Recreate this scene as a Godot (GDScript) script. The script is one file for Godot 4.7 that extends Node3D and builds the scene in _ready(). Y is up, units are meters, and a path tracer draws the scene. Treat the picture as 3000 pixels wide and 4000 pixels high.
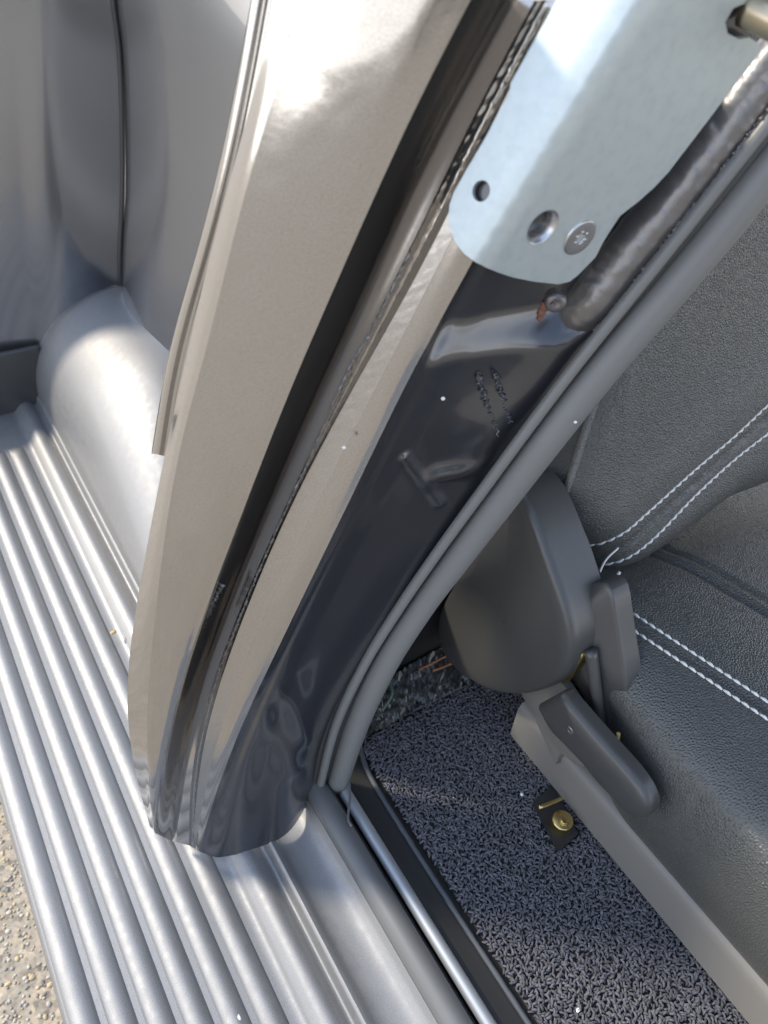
extends Node3D

var mat := {}
var taken := {}
var root_of_car := Vector3(0.2, 0.3, -0.5)

# ---------------------------------------------------------------- helpers
func pts(a: Array) -> PackedVector3Array:
	var o := PackedVector3Array()
	for i in a.size() / 3:
		o.append(Vector3(a[i * 3], a[i * 3 + 1], a[i * 3 + 2]))
	return o

func pt2(a: Array) -> PackedVector2Array:
	var o := PackedVector2Array()
	for i in a.size() / 2:
		o.append(Vector2(a[i * 2], a[i * 2 + 1]))
	return o

func lin(r: float, g: float, b: float) -> Color:
	return Color(r, g, b).linear_to_srgb()

func numbered(called: String) -> String:
	var n: int = taken.get(called, 0)
	taken[called] = n + 1
	return called if n == 0 else "%s_%03d" % [called, n]

func thing(called: String, label: String, category: String, at: Vector3, group := "") -> Node3D:
	var o := Node3D.new()
	o.name = numbered(called)
	add_child(o)
	o.position = at
	tag(o, label, category, group)
	return o

func tag(o: Node3D, label: String, category: String, group := "") -> void:
	o.set_meta("label", label)
	o.set_meta("category", category)
	if group:
		o.set_meta("group", group)

func part(called: String, m: Mesh, material: Material, parent: Node3D, at := Vector3.ZERO) -> MeshInstance3D:
	var o := MeshInstance3D.new()
	o.name = called
	o.mesh = m
	o.material_override = material
	parent.add_child(o, true)
	o.position = at - (parent.position if parent.get_parent() == self else Vector3.ZERO)
	return o

# a curve through points, sampled at n + 1 places by its own length
func along(c: PackedVector3Array, n: int) -> PackedVector3Array:
	var d := PackedFloat32Array([0.0])
	for i in range(1, c.size()):
		d.append(d[i - 1] + maxf(c[i].distance_to(c[i - 1]), 1e-6))
	var tan: Array[Vector3] = []
	for i in c.size():
		var a := maxi(i - 1, 0)
		var b := mini(i + 1, c.size() - 1)
		tan.append((c[b] - c[a]) / (d[b] - d[a]))
	var o := PackedVector3Array()
	var k := 0
	for i in n + 1:
		var s := d[d.size() - 1] * i / n
		while k < c.size() - 2 and d[k + 1] < s:
			k += 1
		var w := d[k + 1] - d[k]
		var t := clampf((s - d[k]) / w, 0.0, 1.0)
		var t2 := t * t
		var t3 := t2 * t
		o.append(c[k] * (2 * t3 - 3 * t2 + 1) + tan[k] * w * (t3 - 2 * t2 + t) + c[k + 1] * (3 * t2 - 2 * t3) + tan[k + 1] * w * (t3 - t2))
	return o

# a sheet from rows of points; faces the side of outward
func sheet(rows: Array, outward: Vector3, around := false) -> ArrayMesh:
	var h := rows.size()
	var w: int = rows[0].size()
	var v := PackedVector3Array()
	var nn := PackedVector3Array()
	var uv := PackedVector2Array()
	var ix := PackedInt32Array()
	var acc := 0.0
	var sum := Vector3.ZERO
	for i in h:
		var row: PackedVector3Array = rows[i]
		if i > 0:
			acc += row[w / 2].distance_to(rows[i - 1][w / 2])
		var run := 0.0
		for j in w:
			if j > 0:
				run += row[j].distance_to(row[j - 1])
			v.append(row[j])
			uv.append(Vector2(acc, run))
			var i0 := (i - 1 + h) % h if around else maxi(i - 1, 0)
			var i1 := (i + 1) % h if around else mini(i + 1, h - 1)
			var du: Vector3 = rows[i1][j] - rows[i0][j]
			var dv: Vector3 = row[mini(j + 1, w - 1)] - row[maxi(j - 1, 0)]
			var c := du.cross(dv)
			c = c.normalized() if c.length() > 1e-12 else Vector3.ZERO
			nn.append(c)
			sum += c if not around else c * signf((row[j] - outward).dot(c)) * 0.0 + c
	var flip := false
	if around:
		var centre := Vector3.ZERO
		for i in h:
			centre += rows[i][w / 2] / h
		var s := 0.0
		for i in h:
			s += nn[i * w + w / 2].dot(rows[i][w / 2] - centre)
		flip = s < 0
	else:
		flip = sum.dot(outward) < 0
	if flip:
		for i in nn.size():
			nn[i] = -nn[i]
	for i in (h if around else h - 1):
		for j in w - 1:
			var a := i * w + j
			var b := ((i + 1) % h) * w + j
			if flip:
				ix.append_array([a, b, a + 1, a + 1, b, b + 1])
			else:
				ix.append_array([a, a + 1, b, a + 1, b + 1, b])
	for i in nn.size():
		if nn[i] == Vector3.ZERO:
			nn[i] = outward.normalized() if not around else Vector3.UP
	var arr := []
	arr.resize(Mesh.ARRAY_MAX)
	arr[Mesh.ARRAY_VERTEX] = v
	arr[Mesh.ARRAY_NORMAL] = nn
	arr[Mesh.ARRAY_TEX_UV] = uv
	arr[Mesh.ARRAY_INDEX] = ix
	var m := ArrayMesh.new()
	m.add_surface_from_arrays(Mesh.PRIMITIVE_TRIANGLES, arr)
	return m

# a sheet through long curves laid side by side, rounded across them
func skin(curves: Array, n: int, sub: int) -> Array:
	var cs := []
	for c in curves:
		cs.append(along(c, n))
	var rows := []
	for k in cs.size() - 1:
		for q in sub + (1 if k == cs.size() - 2 else 0):
			var t := float(q) / sub
			var row := PackedVector3Array()
			for j in n + 1:
				var a: Vector3 = cs[maxi(k - 1, 0)][j]
				var b: Vector3 = cs[k][j]
				var c: Vector3 = cs[k + 1][j]
				var d: Vector3 = cs[mini(k + 2, cs.size() - 1)][j]
				var w := b.distance_to(c)
				var ta := (c - a) / maxf(c.distance_to(b) + b.distance_to(a), 1e-6) * w
				var tb := (d - b) / maxf(d.distance_to(c) + c.distance_to(b), 1e-6) * w
				var t2 := t * t
				var t3 := t2 * t
				row.append(b * (2 * t3 - 3 * t2 + 1) + ta * (t3 - 2 * t2 + t) + c * (3 * t2 - 2 * t3) + tb * (t3 - t2))
			rows.append(row)
	return rows

func tube(c: PackedVector3Array, radius: Variant, n: int, sides: int, rough := 0.0, noise: FastNoiseLite = null, freq := 300.0) -> ArrayMesh:
	var p := along(c, n)
	var rows := []
	for k in sides:
		rows.append(PackedVector3Array())
	var x := (p[1] - p[0]).cross(Vector3(0.31, 0.9, 0.2)).normalized()
	for j in n + 1:
		var t := (p[mini(j + 1, n)] - p[maxi(j - 1, 0)]).normalized()
		x = (x - t * x.dot(t)).normalized()
		var y := t.cross(x)
		var r: float = radius if radius is float else lerpf(radius[mini(int(float(j) / n * (radius.size() - 1)), radius.size() - 2)], radius[mini(int(float(j) / n * (radius.size() - 1)), radius.size() - 2) + 1], fposmod(float(j) / n * (radius.size() - 1), 1.0) if j < n else 1.0)
		for k in sides:
			var a := TAU * k / sides
			var q := x * cos(a) + y * sin(a)
			var s := r
			if noise:
				var w := (p[j] + q * r) * freq
				s += rough * noise.get_noise_3dv(w)
			rows[k].append(p[j] + q * s)
	for k in sides:   # round the ends off
		var row: PackedVector3Array = rows[k]
		row.insert(0, p[0] - (p[1] - p[0]).normalized() * 0.0 + (row[0] - p[0]) * 0.02)
		row.append(p[n] + (row[row.size() - 1] - p[n]) * 0.02)
		rows[k] = row
	return sheet(rows, Vector3.ZERO, true)

func flat_end_tube(c: PackedVector3Array, r: float, n: int, sides: int) -> ArrayMesh:
	return tube(c, r, n, sides)

# an outline with thickness and rounded edges: steps are [inset in metres, height]
func slab(poly: PackedVector2Array, place: Callable, steps: Array) -> ArrayMesh:
	var n := poly.size()
	var ccw := not Geometry2D.is_polygon_clockwise(poly)
	var nor := PackedVector2Array()
	for i in n:
		var a := (poly[i] - poly[(i + n - 1) % n]).normalized()
		var b := (poly[(i + 1) % n] - poly[i]).normalized()
		var t := (a + b).normalized()
		var q := Vector2(-t.y, t.x) if ccw else Vector2(t.y, -t.x)
		nor.append(q / maxf(0.5, sqrt((1 + a.dot(b)) / 2)))
	var st := SurfaceTool.new()
	st.begin(Mesh.PRIMITIVE_TRIANGLES)
	st.set_smooth_group(1)
	var face := func(q: Array, out: Vector3) -> void:
		if (q[2] - q[0]).cross(q[1] - q[0]).dot(out) < 0:
			q = [q[0], q[2], q[1]]
		for v in q:
			st.add_vertex(v)
	var rise: Vector3 = place.call(poly[0], 1.0) - place.call(poly[0], 0.0)
	for s in steps.size() - 1:
		for i in n:
			var j := (i + 1) % n
			var a: Vector3 = place.call(poly[i] + nor[i] * steps[s][0], steps[s][1])
			var b: Vector3 = place.call(poly[j] + nor[j] * steps[s][0], steps[s][1])
			var c: Vector3 = place.call(poly[i] + nor[i] * steps[s + 1][0], steps[s + 1][1])
			var d: Vector3 = place.call(poly[j] + nor[j] * steps[s + 1][0], steps[s + 1][1])
			var out: Vector3 = place.call(poly[i], 0.0) - place.call(poly[i] + nor[i] * 0.01, 0.0)
			out = out.normalized() + rise * 0.3
			face.call([a, b, c], out)
			face.call([b, d, c], out)
	var top := PackedVector2Array()
	for i in n:
		top.append(poly[i] + nor[i] * steps[-1][0])
	var tri := Geometry2D.triangulate_polygon(top)
	for k in tri.size() / 3:
		face.call([place.call(top[tri[k * 3]], steps[-1][1]), place.call(top[tri[k * 3 + 1]], steps[-1][1]), place.call(top[tri[k * 3 + 2]], steps[-1][1])], rise)
	st.generate_normals()
	return st.commit()

# an outline swollen into a cushion: rings drawn in towards the middle
func dome(poly: PackedVector2Array, place: Callable, steps: Array) -> ArrayMesh:
	var mid := Vector2.ZERO
	for p in poly:
		mid += p / poly.size()
	var ring := PackedVector3Array()
	for p in poly:
		ring.append(Vector3(p.x, p.y, 0))
	ring.append(ring[0])
	ring = along(ring, 72)
	var rows := []
	for s in steps:
		var row := PackedVector3Array()
		for p in ring:
			row.append(place.call(mid + (Vector2(p.x, p.y) - mid) * s[0], s[1]))
		rows.append(row)
	return sheet(rows, place.call(mid, 1.0) - place.call(mid, 0.0))

func box_mesh(size: Vector3, bevel: float) -> ArrayMesh:
	var h := size / 2
	var poly := PackedVector2Array()
	for c in [Vector2(1, 1), Vector2(-1, 1), Vector2(-1, -1), Vector2(1, -1)]:
		var a0: float = {Vector2(1, 1): 0.0, Vector2(-1, 1): PI / 2, Vector2(-1, -1): PI, Vector2(1, -1): PI * 1.5}[c]
		for k in 4:
			var a := a0 + PI / 2 * k / 3.0
			poly.append(Vector2(c.x * (h.x - bevel), c.y * (h.z - bevel)) + Vector2(cos(a), sin(a)) * bevel)
	return slab(poly, func(p: Vector2, t: float): return Vector3(p.x, t, p.y), [[0.0, -h.y], [0.0, h.y - bevel], [bevel * 0.25, h.y - bevel * 0.3], [bevel * 0.7, h.y]])

func disc(at: Vector3, n: Vector3, rings: Array, sides := 28) -> ArrayMesh:   # rings of [radius, height]
	var x := n.cross(Vector3(0.3, 0.2, 0.9)).normalized()
	var y := n.cross(x)
	var rows := []
	for r in rings:
		var row := PackedVector3Array()
		for k in sides + 1:
			var a := TAU * k / sides
			row.append(at + (x * cos(a) + y * sin(a)) * r[0] + n * r[1])
		rows.append(row)
	return sheet(rows, n)

# ---------------------------------------------------------------- textures and materials
func fine(kind: int, freq: float, seed_: int, octaves := 3) -> FastNoiseLite:
	var f := FastNoiseLite.new()
	f.noise_type = kind
	f.frequency = freq
	f.seed = seed_
	f.fractal_octaves = octaves
	return f

func tex(f: FastNoiseLite, size := 512, normal := 0.0, ramp: Array = []) -> NoiseTexture2D:
	var t := NoiseTexture2D.new()
	t.width = size
	t.height = size
	t.seamless = true
	t.noise = f
	if normal > 0.0:
		t.as_normal_map = true
		t.bump_strength = normal
	if ramp:
		var g := Gradient.new()
		g.offsets = PackedFloat32Array(ramp[0])
		g.colors = PackedColorArray(ramp[1])
		t.color_ramp = g
	return t

func stuff(color: Color, rough: float, metal := 0.0, spec := 0.5) -> StandardMaterial3D:
	var m := StandardMaterial3D.new()
	m.albedo_color = color
	m.roughness = rough
	m.metallic = metal
	m.metallic_specular = spec
	return m

func tri(m: StandardMaterial3D, scale: float) -> void:
	m.uv1_triplanar = true
	m.uv1_world_triplanar = true
	m.uv1_scale = Vector3.ONE * scale

func grey(a: float) -> Color:
	return Color(a, a, a)

func make_materials() -> void:
	var flake := tex(fine(FastNoiseLite.TYPE_SIMPLEX, 0.11, 3, 4), 512, 0.0, [[0.0, 0.4, 0.65, 1.0], [grey(0.84), grey(0.92), grey(0.96), grey(1.0)]])
	var peel := tex(fine(FastNoiseLite.TYPE_SIMPLEX_SMOOTH, 0.03, 5, 2), 512, 0.55)
	var smear := tex(fine(FastNoiseLite.TYPE_SIMPLEX, 0.012, 9, 4), 512, 0.0, [[0.0, 0.5, 1.0], [grey(0.75), grey(0.95), grey(1.0)]])
	var p := stuff(lin(0.44, 0.42, 0.395), 0.14, 0.9)
	p.albedo_texture = flake
	p.normal_enabled = true
	p.normal_texture = peel
	p.normal_scale = 0.2
	p.clearcoat_enabled = true
	p.clearcoat = 1.0
	p.clearcoat_roughness = 0.05
	tri(p, 9.0)
	mat.paint = p
	var pr: StandardMaterial3D = p.duplicate()   # the running board: the same paint, a little duller
	pr.roughness = 0.62
	pr.roughness_texture = smear
	pr.metallic = 0.7
	pr.albedo_color = lin(0.28, 0.28, 0.28)
	pr.clearcoat = 0.35
	pr.clearcoat_roughness = 0.2
	mat.board = pr
	var pf: StandardMaterial3D = p.duplicate()
	pf.normal_scale = 0.06
	pf.roughness = 0.24
	pf.albedo_color = lin(0.32, 0.328, 0.345)
	mat.fender = pf
	var rough_p: StandardMaterial3D = p.duplicate()   # overspray along the seams
	rough_p.normal_texture = tex(fine(FastNoiseLite.TYPE_SIMPLEX, 0.06, 15, 4), 512, 3.0)
	rough_p.normal_scale = 0.05
	rough_p.roughness = 0.3
	mat.rough_paint = rough_p
	var k := stuff(lin(0.026, 0.028, 0.035), 0.34, 0.0, 0.5)
	k.normal_enabled = true
	k.normal_texture = tex(fine(FastNoiseLite.TYPE_SIMPLEX, 0.05, 21, 4), 512, 1.2)
	k.normal_scale = 0.03
	k.clearcoat_enabled = true
	k.clearcoat = 1.0
	k.clearcoat_roughness = 0.12
	k.albedo_texture = tex(fine(FastNoiseLite.TYPE_SIMPLEX, 0.3, 23, 3), 512, 0.0, [[0.0, 0.6, 0.82, 0.9, 1.0], [grey(0.7), grey(0.8), grey(0.9), grey(1.0), grey(1.0)]])
	tri(k, 8.0)
	mat.black = k
	var lump: StandardMaterial3D = k.duplicate()
	lump.albedo_color = lin(0.27, 0.26, 0.255)
	lump.roughness = 0.36
	lump.metallic = 0.6
	lump.clearcoat = 0.4
	lump.clearcoat_roughness = 0.25
	mat.lumpy = lump
	var rub := stuff(lin(0.15, 0.151, 0.146), 0.45)
	rub.normal_enabled = true
	rub.normal_texture = tex(fine(FastNoiseLite.TYPE_SIMPLEX, 0.12, 31, 3), 512, 1.0)
	rub.normal_scale = 0.15
	tri(rub, 14.0)
	mat.rubber = rub
	var pl := stuff(lin(0.05, 0.05, 0.048), 0.32)
	pl.normal_enabled = true
	pl.normal_texture = tex(fine(FastNoiseLite.TYPE_CELLULAR, 0.09, 33, 1), 512, 2.0)
	pl.normal_scale = 0.22
	tri(pl, 12.0)
	mat.plastic = pl
	mat.base_plastic = stuff(lin(0.16, 0.152, 0.138), 0.55)
	var z := stuff(lin(0.50, 0.55, 0.565), 0.58, 0.6)
	z.albedo_texture = tex(fine(FastNoiseLite.TYPE_SIMPLEX, 0.02, 41, 5), 512, 0.0, [[0.0, 0.25, 0.5, 1.0], [Color(0.93, 0.94, 0.94), Color(0.96, 0.97, 0.97), Color(0.98, 0.99, 0.98), Color(1, 1, 0.99)]])
	z.roughness_texture = tex(fine(FastNoiseLite.TYPE_SIMPLEX, 0.05, 43, 4), 512, 0.0, [[0.0, 1.0], [grey(0.75), grey(1.0)]])
	z.normal_enabled = true
	z.normal_texture = tex(fine(FastNoiseLite.TYPE_SIMPLEX, 0.03, 44, 4), 512, 1.0)
	z.normal_scale = 0.12
	tri(z, 8.0)
	mat.zinc = z
	mat.screw = stuff(lin(0.5, 0.5, 0.5), 0.35, 1.0)
	mat.pin = stuff(lin(0.5, 0.42, 0.3), 0.3, 0.9)
	var rs := stuff(lin(0.12, 0.11, 0.11), 0.35, 0.5)
	mat.old_screw = rs
	mat.rust = stuff(lin(0.15, 0.07, 0.042), 0.8)
	var le := stuff(lin(0.064, 0.066, 0.062), 0.32)
	var cell := fine(FastNoiseLite.TYPE_CELLULAR, 0.078, 51, 1)
	cell.cellular_return_type = FastNoiseLite.RETURN_DISTANCE2_SUB
	cell.cellular_jitter = 1.0
	cell.domain_warp_enabled = true
	cell.domain_warp_amplitude = 9.0
	cell.domain_warp_frequency = 0.02
	le.normal_enabled = true
	le.normal_texture = tex(cell, 1024, 12.0)
	le.normal_scale = 0.52
	tri(le, 4.5)
	mat.leather = le
	var seam: StandardMaterial3D = le.duplicate()
	seam.albedo_color = lin(0.11, 0.112, 0.108)
	mat.piping = seam
	mat.thread = stuff(lin(0.62, 0.63, 0.6), 0.6)
	mat.brass = stuff(lin(0.62, 0.47, 0.2), 0.28, 1.0)
	mat.pile = stuff(lin(0.086, 0.085, 0.095), 0.9)
	mat.pile.vertex_color_use_as_albedo = true
	mat.mat_back = stuff(lin(0.03, 0.03, 0.033), 0.9)
	mat.binding = stuff(lin(0.06, 0.066, 0.075), 0.7)
	var ks := stuff(lin(0.018, 0.018, 0.018), 0.55)
	ks.albedo_texture = tex(fine(FastNoiseLite.TYPE_SIMPLEX, 0.4, 61, 2), 512, 0.0, [[0.0, 0.72, 0.86, 1.0], [grey(0.75), grey(0.85), grey(0.95), grey(1.0)]])
	tri(ks, 6.0)
	mat.dull_black = ks
	mat.chrome = stuff(lin(0.36, 0.38, 0.40), 0.5, 0.6)
	mat.sill = stuff(lin(0.11, 0.112, 0.112), 0.42)
	var pls := stuff(lin(0.03, 0.033, 0.032), 0.25)
	pls.normal_enabled = true
	pls.normal_texture = tex(fine(FastNoiseLite.TYPE_SIMPLEX, 0.03, 71, 4), 512, 4.0)
	pls.normal_scale = 0.6
	tri(pls, 10.0)
	mat.wrap = pls
	mat.orange = stuff(lin(0.30, 0.11, 0.045), 0.5)
	mat.green = stuff(lin(0.09, 0.14, 0.11), 0.35)
	mat.white_speck = stuff(lin(0.7, 0.7, 0.7), 0.7)
	mat.tan_speck = stuff(lin(0.5, 0.33, 0.12), 0.7)
	var gr := stuff(lin(0.9, 0.9, 0.9), 0.85)
	var gn := fine(FastNoiseLite.TYPE_CELLULAR, 0.045, 81, 2)
	gn.cellular_return_type = FastNoiseLite.RETURN_CELL_VALUE
	gr.albedo_texture = tex(gn, 1024, 0.0, [[0.0, 0.35, 0.6, 0.8, 1.0], [lin(0.15, 0.13, 0.105), lin(0.30, 0.26, 0.205), lin(0.38, 0.33, 0.265), lin(0.46, 0.37, 0.25), lin(0.56, 0.49, 0.39)]])
	gr.roughness = 0.9
	tri(gr, 2.6)
	mat.ground = gr
	mat.pebble = stuff(Color.WHITE, 0.6)
	mat.pebble.vertex_color_use_as_albedo = true
	mat.bark = stuff(lin(0.09, 0.07, 0.05), 0.9)
	mat.leaf = stuff(lin(0.05, 0.085, 0.025), 0.6)
	mat.leaf.vertex_color_use_as_albedo = true

# ---------------------------------------------------------------- light and camera
func make_view() -> void:
	var cam := Camera3D.new()
	cam.name = "camera"
	var at := CameraAttributesPhysical.new()
	at.frustum_focal_length = 18.02
	at.frustum_focus_distance = 0.74
	at.exposure_aperture = 5.0
	at.frustum_near = 0.02
	at.frustum_far = 400.0
	cam.attributes = at
	cam.fov = 67.32
	cam.near = 0.02
	cam.far = 400.0
	cam.transform = Transform3D(Basis(Vector3(0.8437,0.0650,0.5328), Vector3(0.3156,0.7429,-0.5904), Vector3(-0.4342,0.6663,0.6063)), Vector3(0.0000,1.2500,0.0000))
	add_child(cam)
	cam.current = true
	var sun := DirectionalLight3D.new()
	sun.name = "sun"
	sun.light_energy = 0.62
	sun.light_color = Color(1.0, 0.95, 0.87)
	sun.light_angular_distance = 7.0
	sun.shadow_enabled = true
	add_child(sun)
	sun.look_at_from_position(Vector3.ZERO, Vector3(0.52, -0.60, 0.61), Vector3.UP)
	var sky := ProceduralSkyMaterial.new()
	sky.sky_top_color = lin(0.24, 0.34, 0.54)
	sky.sky_horizon_color = lin(1.25, 1.22, 1.16)
	sky.sky_curve = 0.13
	sky.ground_bottom_color = lin(0.2, 0.19, 0.17)
	sky.ground_horizon_color = lin(0.35, 0.31, 0.25)
	sky.sun_angle_max = 4.0
	sky.sky_cover = clouds()
	var e := Environment.new()
	e.background_mode = Environment.BG_SKY
	e.sky = Sky.new()
	e.sky.sky_material = sky
	e.tonemap_mode = Environment.TONE_MAPPER_LINEAR
	e.tonemap_exposure = 2.75
	e.sdfgi_enabled = true
	e.ssao_enabled = true
	e.ssil_enabled = true
	var w := WorldEnvironment.new()
	w.name = "sky"
	w.environment = e
	add_child(w)

func clouds() -> ImageTexture:
	var f := fine(FastNoiseLite.TYPE_SIMPLEX_SMOOTH, 1.5, 8, 5)
	var w := 512
	var h := 256
	var im := Image.create(w, h, false, Image.FORMAT_RGBA8)
	im.fill(Color(0, 0, 0, 0))
	for y in h / 2:
		var el := PI / 2 - PI * (y + 0.5) / h
		for x in w:
			var a := TAU * (x + 0.5) / w
			var d := Vector3(cos(el) * cos(a), sin(el) * 1.6, cos(el) * sin(a))
			var c := smoothstep(0.0, 0.42, f.get_noise_3dv(d) + 0.05)
			if c > 0.0:
				var g := 0.86 + 0.12 * f.get_noise_3dv(d * 2.1)
				im.set_pixel(x, y, Color(g, g, g * 1.0, c * 0.8))
	return ImageTexture.create_from_image(im)

# ---------------------------------------------------------------- the ground
func make_ground() -> void:
	var m := PlaneMesh.new()
	m.size = Vector2(300, 300)
	var g := part("ground", m, mat.ground, self)
	g.set_meta("kind", "structure")
	var rng := RandomNumberGenerator.new()
	rng.seed = 5
	var s := SphereMesh.new()
	s.radius = 0.5
	s.height = 1.0
	s.radial_segments = 7
	s.rings = 4
	var mm := MultiMesh.new()
	mm.transform_format = MultiMesh.TRANSFORM_3D
	mm.use_colors = true
	mm.mesh = s
	mm.instance_count = 22000
	for i in 22000:
		var r := 0.0035 + 0.006 * rng.randf() * rng.randf()
		var b := Basis(Vector3.UP, rng.randf() * TAU).scaled(Vector3(r * rng.randf_range(0.7, 1.3), r * 0.6, r * rng.randf_range(0.7, 1.2)))
		mm.set_instance_transform(i, Transform3D(b, Vector3(rng.randf_range(-1.1, -0.05), 0.0005, rng.randf_range(-1.0, 0.6))))
		var q := rng.randf()
		var t := rng.randf_range(0.7, 1.15)
		var c := Vector3(0.42, 0.33, 0.2) if q < 0.35 else Vector3(0.42, 0.38, 0.31) if q < 0.75 else Vector3(0.25, 0.23, 0.2)
		c *= t
		mm.set_instance_color(i, Color(c.x, c.y, c.z))
	var o := MultiMeshInstance3D.new()
	o.name = "pebbles"
	o.multimesh = mm
	o.material_override = mat.pebble
	o.set_meta("kind", "stuff")
	add_child(o)
	tag(o, "small tan and grey pebbles set in the pale concrete beside the running board", "pebbles")

# ---------------------------------------------------------------- trees across the drive, seen only in the paint
func make_tree(at: Vector3, high: float, wide: float, label: String, seed_: int) -> void:
	var t := thing("tree", label, "tree", at, "trees across the drive")
	var rng := RandomNumberGenerator.new()
	rng.seed = seed_
	part("trunk", tube(PackedVector3Array([at, at + Vector3(0.1, high * 0.35, 0), at + Vector3(0, high * 0.75, 0.1)]), [0.22, 0.15, 0.05], 8, 8), mat.bark, t)
	var q := QuadMesh.new()
	q.size = Vector2(0.34, 0.22)
	var mm := MultiMesh.new()
	mm.transform_format = MultiMesh.TRANSFORM_3D
	mm.use_colors = true
	mm.mesh = q
	var n := 3500
	mm.instance_count = n
	var lumps := []
	for k in 22:
		var u := rng.randf()
		lumps.append([Vector3(rng.randf_range(-1, 1) * wide * (1 - u * 0.7), high * (0.28 + 0.68 * u), rng.randf_range(-1, 1) * wide * (1 - u * 0.7)), wide * rng.randf_range(0.25, 0.5)])
	for i in n:
		var l = lumps[rng.randi() % lumps.size()]
		var d: Vector3 = Vector3(rng.randfn(), rng.randfn() * 0.7, rng.randfn()).normalized() * l[1] * pow(rng.randf(), 0.4)
		mm.set_instance_transform(i, Transform3D(Basis.from_euler(Vector3(rng.randf() * 3, rng.randf() * 6, rng.randf() * 3)), l[0] + d))
		var g := rng.randf_range(0.6, 1.3)
		mm.set_instance_color(i, Color(g, g, g))
	var o := MultiMeshInstance3D.new()
	o.name = "crown"
	o.multimesh = mm
	o.material_override = mat.leaf
	o.set_meta("kind", "stuff")
	t.add_child(o)

# ---------------------------------------------------------------- the car
var bumpy: FastNoiseLite
const N0 := Vector3(-0.6191,0.0999,0.7789)

func near(p: Vector3, c: PackedVector3Array) -> float:   # distance to a line of points
	var best := 1e9
	for i in c.size() - 1:
		best = minf(best, p.distance_to(Geometry3D.get_closest_point_to_segment(p, c[i], c[i + 1])))
	return best

func make_car() -> Node3D:
	var car := thing("car", "grey metallic car body with door pillar, ribbed running board, rear fender and sill", "car", root_of_car)
	make_pillar(car)
	make_plate(car)
	make_board(car)
	make_rear(car)
	make_floor(car)
	return car

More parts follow.
